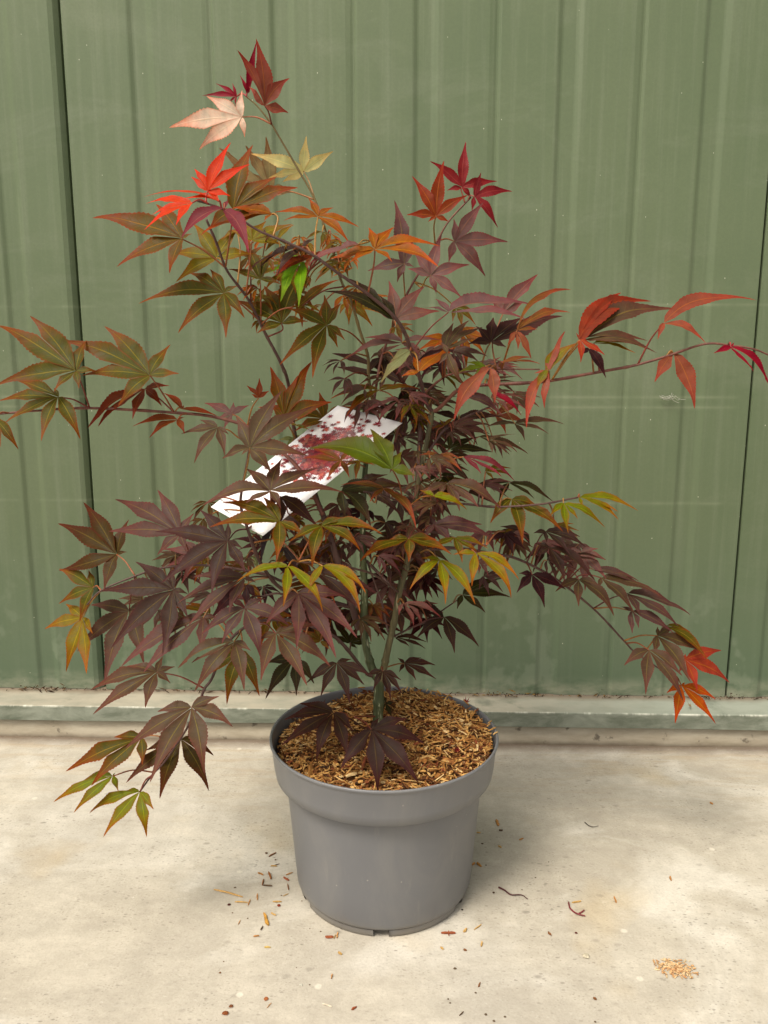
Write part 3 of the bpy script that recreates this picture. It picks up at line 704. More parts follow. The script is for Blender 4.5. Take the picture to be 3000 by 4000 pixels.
def L(crop, key, tilt, yaw, Y, c, tips, pet=None, w=0.145, stalk=None):
    C2 = pic(crop, *c)
    C = at_y(*C2, Y)
    n = Vector((math.sin(R(yaw)) * math.cos(R(tilt)), -math.cos(R(yaw)) * math.cos(R(tilt)), math.sin(R(tilt))))
    T, B = [], []
    area = 0
    for tp in tips:
        p2 = pic(crop, tp[0], tp[1])
        d = ray(*p2); den = d.dot(n)
        p = CAM + d * ((C - CAM).dot(n) / den) if den < -0.12 else at_y(*p2, Y)
        l2 = math.hypot(p2[0] - C2[0], p2[1] - C2[1]) * 0.00062
        dy = max(-0.85 * l2, min(0.85 * l2, p.y - Y))
        p = at_y(*p2, Y + dy)
        if p.y > WALL_Y - 0.02: p = at_y(*p2, WALL_Y - 0.02)
        p = C + (p - C) * 1.045
        T.append(p); B.append(tp[2] if len(tp) > 2 else 0.03)
        area += (math.hypot(p2[0] - C2[0], p2[1] - C2[1])) ** 2
    P2 = pic(crop, *pet) if pet else None
    LEAVES.append(dict(C=C, C2=C2, n=n, T=T, B=B, key=key, w=w, pet=P2, area=area, seed=len(LEAVES) * 17 + 5, stalk=stalk))
# every leaf: measured centre and lobe tips in the photograph, set at its own depth and tilt
# --- top left spray
L('A','pinkw',-15,-15,.03,(1070,592),[(620,657),(850,462),(1072,425),(1088,718),(805,795)],(1262,642),.165)
L('A','rose',0,20,.0,(1218,520),[(1165,105),(1050,178,.05),(1372,348,.08),(1365,563,.02),(1120,400)],(1265,640),.19)
L('A','crimson',0,30,.03,(1105,440),[(1163,112),(1058,325)],(1100,460),.10)
L('A','crimson',10,-10,.04,(1035,460),[(822,455),(905,378),(1008,375),(1028,520),(985,500)],(1110,465),.10)
L('A','red',20,0,-.15,(850,1072),[(992,775),(1110,905),(745,985),(765,932),(990,1105)],(830,1180),.165)
L('A','red',55,-10,-.16,(915,1140),[(445,1118,.14),(820,1050),(700,1120)],(940,1190),.13)
L('A','red',45,-10,-.165,(745,1150),[(455,1150),(500,1225),(450,1312),(648,1288)],(850,1160),.17)
L('A','plumrose',45,0,-.16,(955,1188),[(690,1372,.12),(1108,1462,.05),(985,1130)],(960,1180),.19)
L('A','bronze',25,0,-.11,(1015,1195),[(1135,788),(1285,985),(1410,1055),(860,1320),(1275,1225)],(975,1570),.20)
L('A','cream',-10,20,.05,(1470,945),[(1487,725),(1655,820),(1140,835),(1250,985),(1340,1010)],(1545,1130),.165)
L('A','creamtan',-10,-10,.06,(1255,1065),[(1228,735),(935,805),(1100,790),(1400,1080),(1140,960),(985,1090)],(1540,1135),.19)
L('A','bronze',30,-10,-.08,(680,1382),[(130,1252),(278,1560,.06),(605,1600),(520,1165),(745,1350)],(960,1575),.16)
L('A','gold',25,-5,-.03,(905,1505),[(760,1290),(1050,1320),(610,1480),(650,1655),(1140,1480)],(965,1575),.20)
L('O','ochre',50,0,-.118,(745,700),[(440,655),(195,870,.10),(480,770,.03),(690,750)],(800,740),.21)
L('O','gold',45,0,-.03,(800,900),[(925,790),(885,965),(700,1000),(640,850)],(830,1040),.19)
L('O','gold',35,0,-.02,(470,830),[(420,700),(560,740),(600,850),(350,900)],(520,1250),.2)
L('O','olive',40,0,-.01,(900,1120),[(1060,1060),(1000,1260),(800,1250),(760,1060)],(1000,1220),.19)
L('O','bronze',40,0,.0,(560,1050),[(430,1000),(560,900),(690,960),(650,1150),(480,1180)],(600,1400),.18)
L('O','olive',35,0,.02,(640,1430),[(560,1330),(700,1290),(760,1420),(600,1560)],(650,1560),.18)
L('O','ochre',45,5,-.08,(1125,718),[(780,680),(855,750),(1050,578),(1245,648),(1447,805,.06),(1368,920)],(1085,1040),.16)
L('O','gold',35,0,-.05,(590,910),[(500,765),(700,760),(905,785),(830,950),(420,830)],(550,1370),.2)
L('O','olive',40,0,-.03,(655,1225),[(402,1150),(540,955),(760,1000),(815,1265),(640,1290)],(668,1580),.17)
L('D','olive',35,-10,-.05,(1450,75),[(925,135,.06),(1165,325),(1465,355),(1235,-55),(1365,-75),(1540,30),(1580,230)],(1659,252),.16)
L('O','bgreen',42,-15,-.10,(985,1082),[(828,1395),(966,1425),(735,1180),(880,1040)],(1010,1020),.20)
L('O','dpurple',50,-10,-.11,(1000,965),[(588,1152,.12),(668,1112,.06),(1115,890),(800,1190,.05)],(1080,1040),.15)
L('O','redochre',50,0,-.10,(1080,1030),[(790,1190),(900,960),(1210,1020)],(1090,1045),.17)
L('O','olive',38,0,-.02,(830,1580),[(690,1285),(1070,1070),(470,1408),(640,1659),(1035,1568)],(832,1640),.19)
L('O','olive',35,0,-.06,(1195,1600),[(888,1470),(1175,1362),(1308,1425),(830,1905),(1087,2010),(1280,1775),(1336,1713)],(1550,1760),.16)
L('O','bronze',45,0,-.04,(965,1445),[(1297,1232),(900,1460)],None,.14)
L('B','dkgreen',40,15,-.08,(560,1240),[(125,1072,.10),(275,985,.03),(470,1090)],(560,1255),.15)
L('B','ochre',50,0,-.11,(440,785),[(158,848,-.02),(400,650),(560,650),(848,765,.08),(545,862),(285,870,.02),(830,890,.1)],(420,1060),.17)
L('B','mauve',50,-10,-.12,(335,752),[(18,892,.10),(180,800)],(390,740),.17)
L('B','redochre',15,0,.0,(835,572),[(685,322),(885,225),(1032,440),(652,565),(915,608),(785,608)],(808,750),.16)
L('B','rosered',10,10,.06,(1003,385),[(805,222),(1028,95),(1222,347),(908,405),(1062,455)],(992,460),.16)
L('B','rosered',15,20,.055,(1085,445),[(1320,412,.05),(1230,640),(1068,535),(1125,295)],(1030,475),.17)
L('B','mauve',5,15,.02,(955,735),[(1135,490),(1292,740,.03),(1147,955,.04),(918,868),(950,592)],(850,745),.17)
L('B','mauve',15,0,.0,(800,955),[(870,700),(690,805),(658,915),(1045,888),(992,1095),(835,1068)],(740,1030),.18)
L('B','purple',20,0,.05,(630,880),[(568,485),(690,715),(400,925),(585,995),(690,900)],(620,1080),.17)
L('B','mauve',20,0,-.03,(575,1235),[(530,998),(757,1032),(850,1190),(440,1180)],(540,1290),.20)
L('B','mauve',65,10,-.06,(915,1195),[(1445,1155,.10),(1402,1240,.03),(830,1112),(765,1165)],(682,1440),.19)
L('B','mauve',20,10,.02,(1270,1200),[(1485,958),(1400,1130),(1180,1100)],(1200,1400),.20)
L('M','dpurple',40,10,-.02,(1025,560),[(930,460),(1040,405),(1215,410),(1465,398),(880,572),(1120,590)],(965,700),.21)
L('M','roseolive',45,20,-.10,(1195,480),[(1540,225,.14),(1532,365,.08),(1322,475),(1290,400)],(1100,690),.15)
L('M','rose',20,10,-.10,(1190,490),[(1282,662),(1135,575),(1200,600)],(1105,690),.18)
L('M','polive',50,0,-.07,(725,610),[(968,462),(880,425),(780,440),(915,540)],(700,780),.18)
L('M','ochre',45,0,-.09,(555,750),[(800,572),(520,655),(450,780),(720,620)],(530,600),.19)
L('M','palegreen',30,-10,-.08,(500,612),[(318,812),(380,680)],(515,620),.20)
L('M','mauve',60,-10,-.05,(450,560),[(85,668,.08),(215,535),(700,545,.05),(560,640)],(510,600),.18)
L('M','dpurple',45,-10,.05,(330,760),[(10,640,.04),(38,722,-.05),(540,720),(480,840),(220,690)],(300,700),.18)
L('M','bronze',60,0,.02,(300,868),[(0,920,.08),(90,1035,.05),(415,833),(560,860),(210,900)],(430,950),.15)
L('M','dkgreen',35,0,.03,(440,930),[(560,880),(330,940),(560,1010),(440,1070),(330,1000)],(570,1010),.17)
L('C','roserust',40,20,-.13,(435,545),[(700,245,.06),(895,295,.12),(415,500)],(260,810),.15)
L('C','polive',45,15,-.12,(470,535),[(1030,352,.08),(870,550,.05),(930,625,.07)],(262,812),.15)
L('C','salmon',20,0,-.14,(440,545),[(595,638),(445,685),(500,560)],(265,812),.18)
L('C','maroon',15,10,-.13,(500,600),[(604,782),(440,640)],None,.20)
L('C','gold',60,10,-.11,(530,565),[(860,605,.08),(790,628,.06)],None,.14)
L('C','rose',45,10,-.13,(985,435),[(1555,300,.13),(1243,560,.14),(945,540)],(815,690),.12)
L('C','rose',15,0,-.12,(1045,630),[(1175,972,.06),(930,808,.05),(1000,640)],(1010,648),.20)
L('C','crimson',25,10,-.15,(1420,590),[(1665,845,.10),(1310,630),(1560,740),(1440,560)],(1400,585),.15)
L('M','rose',30,-10,-.12,(1385,750),[(1310,760),(1262,1098,.08),(1372,980),(1500,500),(1425,640)],(1410,815),.14)
L('M','yorange',35,-10,-.12,(1390,740),[(1320,860),(1600,570,.1),(1440,600)],(1410,812),.18)
L('M','rose',25,0,-.12,(1020,728),[(1048,942),(925,780),(795,1055,.10)],(1075,738),.19)
L('M','roseolive',60,10,-.09,(1100,690),[(1335,702,.10),(1210,690),(1280,660)],(1080,735),.14)
L('M','green',45,10,-.07,(990,722),[(812,758),(868,690),(920,770)],(1050,740),.20)
L('M','polive',20,0,-.10,(745,630),[(838,825,-.05),(700,560),(690,700)],(720,780),.18)
L('M','purple',50,10,-.04,(850,910),[(1092,1032,.09),(800,1015),(980,900)],(780,900),.18)
L('M','crimson',30,10,-.09,(1030,878),[(1216,1028,.06)],(1000,850),.12)
L('M','rose',45,10,.05,(1060,1035),[(1235,940),(1252,1085),(1120,1150),(1000,1000)],(990,990),.18)
L('M','polive',60,10,.02,(1180,1088),[(1492,1092,.06),(1392,1150,.06),(1242,1192,.04),(1000,1110,.08)],(1080,980),.13)
L('M','dkgreen',45,10,-.02,(760,1250),[(765,1122),(932,1175),(1027,1272),(678,1215),(850,1290)],(720,1310),.15)
L('M','bronze',45,0,.0,(720,1100),[(640,1120),(790,1048),(690,1060)],(640,1200),.17)
L('M','purple',50,10,.03,(815,1108),[(1012,1152,.05),(1005,1092),(910,1060)],(740,1130),.16)
L('M','polive',60,10,.03,(950,1170),[(1255,1282,.06),(1140,1288,.05),(1050,1220)],(900,1230),.12)
L('M','roseolive',55,0,-.04,(690,1290),[(565,1290),(828,1392,.06),(820,1310)],(600,1440),.16)
L('M','plumrose',55,10,-.04,(850,1300),[(957,1408),(1172,1452,.08),(1085,1428,.05)],(700,1370),.13)
L('E','green',45,0,-.14,(1215,885),[(690,765,.13),(1078,635),(1275,775),(1358,925)],(1297,1092),.22)
L('E','rustgreen',50,0,-.10,(880,830),[(640,815),(940,770),(795,955),(935,935),(700,750)],(1010,880),.14)
# --- left side
L('E','polive',30,0,-.11,(292,745),[(490,388),(690,485),(205,550),(650,795),(428,902),(118,812),(240,790)],(265,1000),.17)
L('E','bronze',25,0,-.03,(515,555),[(428,232),(690,192),(810,452,.04),(600,290),(435,480)],(575,690),.20)
L('E','rust',20,0,-.02,(350,420),[(275,345),(353,298),(415,378),(305,400)],(262,600),.22)
L('D','mauve',35,-10,.03,(1505,860),[(1330,790),(1512,785),(1610,805),(1455,950),(1420,880)],(1590,940),.20)
L('D','polive',45,0,-.02,(1410,945),[(1180,988,.03),(1262,1168),(1455,1122),(1300,900),(1480,990)],(1560,1015),.17)
L('D','rust',50,0,-.02,(1150,895),[(972,1010,.07),(1195,985),(870,935,.06),(1195,880)],(1210,870),.17)
L('D','rust',45,0,.0,(940,695),[(862,882),(640,932,.06),(583,935,.08),(1045,802),(1092,675)],(1108,850),.16)
L('D','rust',60,0,.0,(1185,825),[(1055,722),(1190,800),(1400,870)],(1130,852),.16)
L('D','olive',35,0,-.06,(490,580),[(0,293,.02),(208,238),(560,385),(622,580),(0,672,.04),(355,705),(512,690)],(578,815),.165)
L('D','olive',35,0,-.04,(970,605),[(440,395,.03),(690,302),(1102,415),(1152,598),(542,608),(772,800)],(1122,858),.165)
L('D','olive',40,0,-.05,(378,750),[(110,645),(0,770),(42,918,.04),(272,1022),(515,1012),(350,690)],(572,822),.17)
L('D','olive',35,0,-.07,(-30,890),[(115,1082),(0,1062),(-90,1020),(-120,860)],(48,852),.18)
L('E','polive',50,0,-.12,(425,1025),[(0,1115,.10),(268,885),(498,820),(725,880),(885,1030),(492,1138),(270,1100)],(430,1180),.165)
L('E','olive',50,0,-.13,(485,1225),[(130,1102,.06),(55,1258,.08),(382,1070),(465,1475),(640,1310)],(655,1330),.165)
L('E','olive',55,0,-.145,(755,1255),[(552,1352),(697,1512),(1000,1405,.10),(1130,1305,.12),(915,1200)],(605,1480),.17)
L('E','dpurple',40,0,-.09,(490,1060),[(725,1252),(470,1290),(410,1130)],(560,1180),.19)
L('E','dkgreen',45,0,-.08,(885,1025),[(905,1205),(1068,1252,.10),(1285,1000),(1110,960)],(985,1150),.19)
L('E','dpurple',50,0,-.03,(1000,985),[(880,1000),(1290,1000,.05),(1180,920),(1260,1170)],(1100,1100),.18)
L('E','rustgreen',60,0,-.10,(1160,1010),[(885,990,.06),(1362,1255,.09),(1072,1092),(1250,1060)],(1340,1120),.12)
L('F','dpurple',40,-10,-.12,(1310,355),[(862,296,.02),(898,612,.02),(1135,158),(1312,238),(1212,685),(1422,552),(1402,400)],(1422,268),.16)
L('F','purple',40,-10,-.08,(1000,310),[(580,82),(863,36),(556,294),(858,442),(1088,180),(1040,422)],(1075,470),.165)
L('F','dkolive',35,-10,-.05,(590,440),[(218,246,.03),(383,113),(666,222),(222,543,-.04),(514,664),(655,425)],(708,578),.17)
L('F','olive',30,-15,-.06,(438,655),[(225,540,.04),(410,548),(222,756,.03),(355,872)],(490,675),.20)
L('F','gold',35,-15,-.065,(370,850),[(265,765),(132,920,.03),(263,1192),(395,1197),(432,950)],(488,680),.19)
L('F','polive',40,0,-.03,(670,805),[(428,770,.03),(345,1060),(518,1255),(765,1142),(770,775)],(706,590),.17)
L('F','dpurple',40,0,-.09,(955,670),[(490,682,.03),(724,498),(576,1034),(892,1072),(1047,842),(940,552),(1047,695)],(1012,578),.165)
L('F','purple',50,0,-.10,(1150,855),[(640,1160,.07),(780,1195,.04),(1132,1062),(1250,850),(1000,860)],(1260,700),.16)
L('F','polive',50,0,-.10,(850,1205),[(430,1315,.06),(450,1470,.03),(778,1428),(935,1272),(662,1165),(965,1170),(890,1108)],(1155,1302),.17)
L('K','polive',45,0,-.13,(1300,270),[(700,640,.03),(935,920,.02),(1415,868),(1662,440,.08),(1545,170),(995,306,.04)],(1385,190),.175)
L('K','olive',45,0,-.11,(835,548),[(155,848,.02),(392,978),(842,792),(590,545)],(1040,552),.18)
L('K','dkolive',35,0,-.10,(1200,565),[(720,948,.04),(1010,1098),(1447,1020,.06),(1492,708,.08),(888,662)],(1235,510),.18)
L('K','ygreen',50,0,-.12,(570,905),[(35,1140,.06),(222,1235),(620,1042),(290,960,.08),(595,872)],(945,852),.16)
L('K','ygreen',40,0,-.125,(820,1050),[(370,1243,.10),(495,1455),(880,1452),(942,1205),(680,1050)],(925,900),.18)
# --- lower middle
L('N','purple',50,0,-.13,(530,785),[(195,985,.06),(350,1060),(665,1195),(888,922,.08),(690,700)],(640,650),.18)
L('N','purple',55,-10,-.11,(525,540),[(85,920,.04),(10,735,.06),(410,805),(132,530),(620,570)],(720,560),.165)
L('N','purple',45,0,-.15,(965,660),[(708,900,.03),(950,1085),(1255,1155,.05),(1418,1005,.06),(1340,690,.05)],(870,645),.165)
L('N','polive',50,0,-.145,(785,985),[(668,1352),(1022,1385,.03),(1208,1245,.08),(650,1035),(895,925),(1110,915,.04)],(640,895),.18)
L('N','polive',50,0,-.14,(445,1050),[(0,1258,.08),(132,1442),(522,1424),(575,1122),(108,1218)],(520,1000),.18)
L('N','olive',40,0,-.09,(500,1120),[(388,1548),(642,1472),(205,1345),(330,1130)],(520,1010),.17)
L('N','ygreen',60,0,-.17,(880,445),[(475,565,.12),(843,765),(1155,798,.08),(690,430)],(955,402),.125)
L('N','yorange',55,0,-.175,(1165,438),[(1052,648,.05),(1452,805,.12),(1495,650,.12)],(960,402),.13)
L('N','dpurple',50,0,-.09,(1130,500),[(1455,790),(1305,455),(1582,662,.06),(1000,600)],(1000,420),.17)
L('N','dkgreen',40,0,-.08,(930,1190),[(705,1505),(948,1480),(1088,1385,.05),(705,1222)],(1000,1060),.18)
L('G','dpurple',45,0,-.06,(690,980),[(500,1105,.04),(588,1190),(772,1235),(862,1115),(888,1052,.04),(782,955)],(870,1055),.175)
L('R','dpurple',50,0,-.05,(645,1070),[(428,1122,.05),(528,1312),(748,1432),(888,1352,.04),(878,1180,.03)],(620,1030),.17)
L('R','dpurple',45,10,.03,(930,970),[(1318,992,.06),(1322,1162,.03),(1072,1178),(862,1078),(842,898),(1140,895)],(740,1055),.17)
L('G','dpurple',45,10,.06,(1385,682),[(1215,812,.05),(1450,908),(1602,868,.05),(1130,585,.04),(1260,640)],(1180,750),.18)
L('R','dpurple',55,0,.07,(1130,275),[(905,158),(862,332),(1035,445),(1320,350,.05),(1280,400)],(1230,160),.18)
L('R','dpurple',55,0,.05,(540,490),[(598,612),(905,575,.08),(720,610)],(480,480),.19)
L('R','dpurple',60,10,.05,(815,635),[(1208,692,.07),(1192,775,.04),(985,745)],(790,590),.15)
L('R','dkgreen',45,0,.04,(215,705),[(55,455),(325,495),(492,605),(492,708),(10,610),(310,770)],(250,790),.18)
L('J','dpurple',55,0,-.05,(500,305),[(195,350,.05),(180,508,.02),(393,608),(592,592,.03),(625,420,.03),(290,250,.03)],(700,400),.18)
L('J','dpurple',45,0,-.085,(750,415),[(795,342),(972,345,.04),(1085,502,.06),(1042,745,.03),(785,805),(555,662,.03)],(640,330),.19)
L('J','dkgreen',50,0,.04,(840,250),[(770,330),(880,340),(900,240),(820,190)],(790,200),.2)
L('N','bronze',35,0,-.04,(1145,1045),[(1000,960),(1190,930),(1215,1110),(990,1060),(1080,900)],(1180,880),.19)
L('G','ygreen',50,5,-.11,(1355,310),[(1168,498,.06),(1392,582),(1577,588,.08),(1240,300)],(1215,230),.135)
L('H','yorange',50,10,-.11,(90,395),[(65,588,.02),(290,652,.12),(-40,402,.06),(330,545,.14)],(-60,300),.135)
L('G','olive',60,0,-.11,(1155,175),[(855,312,.08),(1155,320),(1420,268,.05),(1010,195),(1330,180)],(1230,90),.19)
L('G','purple',55,5,-.06,(1320,85),[(1288,18),(1705,170,.06),(1620,80,.03),(1430,200),(1260,170)],(1240,140),.18)
L('G','olive',60,5,-.09,(1450,170),[(1308,242,.04),(1500,325),(1662,232,.05),(1600,262)],(1340,240),.17)
L('H','dkgreen',50,10,.02,(10,640),[(282,655,.06),(140,742,.04),(238,545,.06),(-20,720)],(-50,680),.16)
L('H','olive',45,5,-.04,(300,75),[(178,212,.05),(362,328),(588,255,.05),(450,120,.05)],(215,110),.17)
L('H','ygreen',50,10,-.07,(605,100),[(528,172),(632,272),(842,238,.08),(685,188)],(600,85),.15)
L('H','ygreen',55,10,-.06,(700,65),[(915,148,.06),(920,190,.10),(718,122),(1030,138,.09)],(692,66),.15)
L('H','maroon',40,0,.02,(260,280),[(178,318),(372,368),(308,402),(335,290)],(230,380),.22)
L('H','dpurple',50,5,.02,(500,265),[(430,276),(728,352,.06),(636,396),(695,295),(508,332)],(440,350),.18)
L('H','dpurple',50,5,.01,(520,362),[(450,412),(608,555,.04),(782,552,.07),(440,338),(660,470)],(470,400),.18)
L('H','maroon',35,5,.0,(420,520),[(333,622),(492,708),(615,605),(345,512)],(385,470),.20)
L('H','dpurple',60,10,.03,(640,410),[(832,428,.08),(802,442),(700,400)],(560,470),.17)
L('H','polive',50,5,.02,(695,550),[(562,618,.05),(695,702),(898,758,.10),(820,590,.05)],(640,500),.17)
L('H','polive',50,10,.03,(830,540),[(1018,740),(1172,652,.08),(810,602),(1078,595,.05)],(690,530),.17)
L('H','purple',55,10,.04,(780,490),[(1080,600,.06),(1040,560,.07)],(700,485),.12)
L('H','purple',50,10,.03,(985,630),[(1342,758,.07),(1275,820,.04),(1055,762),(1268,705,.05)],(790,720),.16)
L('H','purple',50,10,.02,(1010,735),[(1248,862,.06),(1010,862),(1046,832),(945,710)],(790,725),.17)
L('H','polive',45,10,.03,(1160,880),[(1142,985),(1345,1142,.03),(1408,975,.05),(1160,828),(1250,830)],(965,910),.19)
L('H','olive',60,10,.04,(1215,820),[(1352,862,.06),(1450,1025,.08)],(1170,860),.14)
L('H','polive',45,5,.01,(1110,965),[(968,1052,.07),(1090,1215),(1307,1255,.03),(1297,1110,.04)],(970,915),.175)
L('H','salmon',30,15,.02,(1320,1020),[(1530,968,.05),(1577,1152,.06),(1388,1200),(1288,1092),(1322,985)],(1230,1015),.19)
L('H','orange',40,10,.02,(1300,1175),[(1216,1216,.06),(1265,1388),(1493,1392),(1492,1252,.07),(1322,1155)],(1240,1100),.17)
L('N','greyplum',30,0,-.05,(735,115),[(650,425,-.03),(690,300)],(800,200),.16)
L('N','greyplum',30,0,-.04,(850,290),[(965,475),(800,340)],(830,230),.20)
L('N','maroon',35,0,-.05,(540,590),[(268,855),(545,765),(620,700)],(700,560),.20)
L('N','palegreen',30,0,.05,(600,360),[(505,385),(690,340),(640,470)],(700,400),.2)
L('Q','palegreen',30,0,.06,(680,340),[(560,350),(700,250),(760,320),(620,420)],(660,420),.2)
L('Q','palegreen',50,0,.05,(1120,95),[(1285,110),(1050,120),(1240,150)],(1300,60),.26)
L('Q','olive',45,0,-.05,(700,230),[(800,268),(650,220)],(600,190),.2)
L('M','polive',50,0,-.05,(735,1470),[(820,1645),(590,1545),(935,1625,.05),(1090,1640,.08),(690,1560)],(500,1580),.175)
L('M','ygreen',55,0,-.09,(655,1555),[(865,1640,.07),(565,1520),(760,1540)],(500,1615),.17)
L('M','dkgreen',60,10,.0,(1140,1470),[(918,1492,.06),(1080,1585,.04),(1300,1572,.06),(1425,1592,.07)],(1090,1575),.15)
L('M','dpurple',50,0,.02,(880,1530),[(820,1560),(1060,1620,.07),(980,1510)],(760,1500),.17)
L('M','dkgreen',50,0,.03,(690,1430),[(560,1480,.04),(830,1420,.05),(770,1480)],(580,1560),.15)
L('E','dpurple',45,0,.03,(1170,1230),[(1060,1300),(1240,1400),(1290,1260),(1080,1180)],(1050,1250),.19)
L('E','bronze',50,0,-.02,(1000,830),[(900,870),(1100,860),(980,950)],None,.18)
L('X','bronze',40,0,.03,(700,905),[(560,880),(640,930),(770,880),(690,850)],None,.16)
L('X','dpurple',45,0,.05,(860,880),[(780,905),(900,830),(920,930),(830,960)],None,.18)
L('X','dpurple',45,0,.04,(990,905),[(1080,900),(960,960),(1030,960),(930,890)],None,.17)
# shaded leaves inside the bush, behind the ones in front
rg = random.Random(21)
REG2 = [((860, 740), (1110, 880), 15, -20), ((870, 900), (1070, 1100), 17, -30), ((1000, 1120), (1220, 1220), 8, -35), ((680, 1160), (900, 1340), 24, -70), ((430, 1080), (760, 1340), 26, -120), ((820, 900), (960, 1160), 14, -60), ((720, 760), (900, 900), 12, -110), ((540, 500), (780, 720), 20, -100)]
for (x0, y0), (x1, y1), cnt, dirn in REG2:
    for _ in range(cnt):
        x, y = rg.uniform(x0, x1), rg.uniform(y0, y1)
        s = rg.uniform(40, 88); a0 = rg.gauss(dirn, 30)
        key = rg.choice(['mauve', 'purple', 'polive', 'bronze', 'dkolive', 'rustgreen', 'purple'] + (['mauve', 'roseolive'] if y < 860 and x > 880 else []))
        if x > 850: key = rg.choice(['mauve', 'polive', 'purple', 'mauve', 'polive', 'olive', 'purple'])
        if y < 760 and x < 830: key = rg.choice(['gold', 'olive', 'ochre', 'bronze'])
        tips = []
        for da, ln in ((-70, .5), (-42, .8), (-16, .98), (12, 1.0), (40, .8), (72, .45)):
            if rg.random() < .12: continue
            a = R(a0 + da * .85 + rg.uniform(-6, 6)); l = s * ln * rg.uniform(.85, 1.12)
            tips.append((x + l * math.cos(a), y - l * math.sin(a) * .62, .07))
        if len(tips) > 2: L('W', key, rg.uniform(45, 72), rg.uniform(-25, 25), rg.uniform(-.05, .07), (x, y), tips, None, .15)
REG = [((560, 1160), (950, 1360), 34), ((600, 1090), (880, 1200), 16), ((850, 960), (960, 1200), 9), ((760, 760), (960, 960), 13), ((840, 660), (1000, 800), 7), ((520, 480), (760, 680), 8), ((300, 1190), (560, 1390), 9), ((1040, 1130), (1260, 1250), 8)]
for (x0, y0), (x1, y1), cnt in REG:
    for _ in range(cnt):
        x, y = rg.uniform(x0, x1), rg.uniform(y0, y1)
        s = rg.uniform(46, 92); a0 = rg.gauss(-90, 55)
        key = rg.choice(['dpurple', 'purple', 'maroon', 'purple', 'mauve', 'bronze', 'polive'])
        if y < 740: key = rg.choice(['bronze', 'olive', 'gold', 'ochre'])
        tips = []
        for da, ln in ((-98, .42), (-62, .74), (-30, .95), (0, 1.0), (32, .93), (64, .72), (100, .4)):
            if abs(da) > 90 and rg.random() < .5: continue
            a = R(a0 + da + rg.uniform(-6, 6)); l = s * ln * rg.uniform(.85, 1.1)
            tips.append((x + l * math.cos(a), y - l * math.sin(a) * .8, .04))
        L('W', key, rg.uniform(30, 65), rg.uniform(-25, 25), rg.uniform(.02, .11), (x, y), tips, None, .165)

NPART = 100
order = sorted(range(len(LEAVES)), key=lambda i: -LEAVES[i]['area'])
as_part = set(order[:NPART])
fol = MB(); folp = MB()
def stalk_mesh(lf, mbx):
    C = lf['C']
    tgt2 = lf['pet'] or lf['C2']
    best, bd = None, 1e9
    for x, y, p in SAMPLES:
        dd = (x - tgt2[0]) ** 2 + (y - tgt2[1]) ** 2
        dd += ((p - C).length * 300) ** 2 * 0.15
        if dd < bd: bd, best = dd, p
    d2 = math.hypot(*(project(best)[i] - tgt2[i] for i in (0, 1)))
    path = [C]
    if lf['pet']:
        q = at_y(*tgt2, best.y if d2 < 30 else C.y * .5 + best.y * .5)
        if d2 < 16: path += [q * .5 + C * .5 + Vector((0, 0, .004)), best]
        else: path += [q * .5 + C * .5 + Vector((0, 0, .003)), q, best]
    else:
        path += [(C + best) * .5 + Vector((0, 0, .006)), best]
    pth = smooth_path(path, 6)
    n = len(pth)
    v, f = tube(pth, [0.0007 + 0.0004 * (i / (n - 1)) for i in range(n)], 6)
    rgl = random.Random(lf['seed'] + 1)
    c = PETC.get(lf['key']) or rgl.choice([(190, 120, 50), (176, 92, 50), (150, 60, 45), (196, 140, 64), (182, 104, 60)])
    if lf['key'] in ('dpurple', 'maroon', 'purple', 'dkgreen'): c = rgl.choice([(150, 66, 44), (170, 110, 55), (110, 50, 44)])
    mbx.add(v, f, [srgb(*c, 0.6)] * len(v))
for i, lf in enumerate(LEAVES):
    if i in as_part:
        m_ = MB(); leaf_mesh(lf['C'], lf['n'], lf['T'], lf['B'], lf['key'], lf['w'], m_, lf['seed'])
        lo = m_.build('leaf', M_LEAF, TREE, lf['C'])
        p_ = MB(); stalk_mesh(lf, p_); p_.build('leaf_stalk', M_PET, lo, lf['C'])
    else:
        leaf_mesh(lf['C'], lf['n'], lf['T'], lf['B'], lf['key'], lf['w'], fol, lf['seed']); stalk_mesh(lf, folp)
fo = fol.build('foliage', M_LEAF, TREE, TREE_LOC); fo['kind'] = 'stuff'
fs_ = folp.build('stalks', M_PET, fo, TREE_LOC); fs_['kind'] = 'stuff'
print('LEAVES', len(LEAVES))
# ------------------------------------------------------------------ printed plant label hung among the leaves
def lbl_pt(u, v):
    """u 0..1 along the strip from its upper right end, v 0..1 across from the upper edge"""
    A, B_ = pic('E', 862, 472), pic('E', 1280, 585)
    D_, C_ = pic('E', 40, 1130), pic('E', 376, 1318)
    x = (A[0] * (1 - u) + D_[0] * u) * (1 - v) + (B_[0] * (1 - u) + C_[0] * u) * v
    y = (A[1] * (1 - u) + D_[1] * u) * (1 - v) + (B_[1] * (1 - u) + C_[1] * u) * v
    return (x, y)
def lbl(u, v, off=0.0):
    x, y = lbl_pt(u, v)
    Y = 0.030 - 0.085 * u - 0.03 * v + 0.022 * math.sin(u * math.pi) + 0.004 * math.sin(v * math.pi)
    p = at_y(x, y, Y)
    q = at_y(x, y - 5, Y + .010)
    return p - ray(x, y) * off
NU, NV = 28, 8
vs, fs = [], []
for i in range(NU + 1):
    for j in range(NV + 1): vs.append(lbl(i / NU, j / NV))
for i in range(NU):
    for j in range(NV):
        a = i * (NV + 1) + j; fs.append((a, a + 1, a + NV + 2, a + NV + 1))
LC = lbl(.5, .5)
card = mesh_obj('plant_label', vs, fs, M_CARD, None, LC)
tag(card, 'white card label with a print of red maple leaves, hung among the leaves', 'plant label')
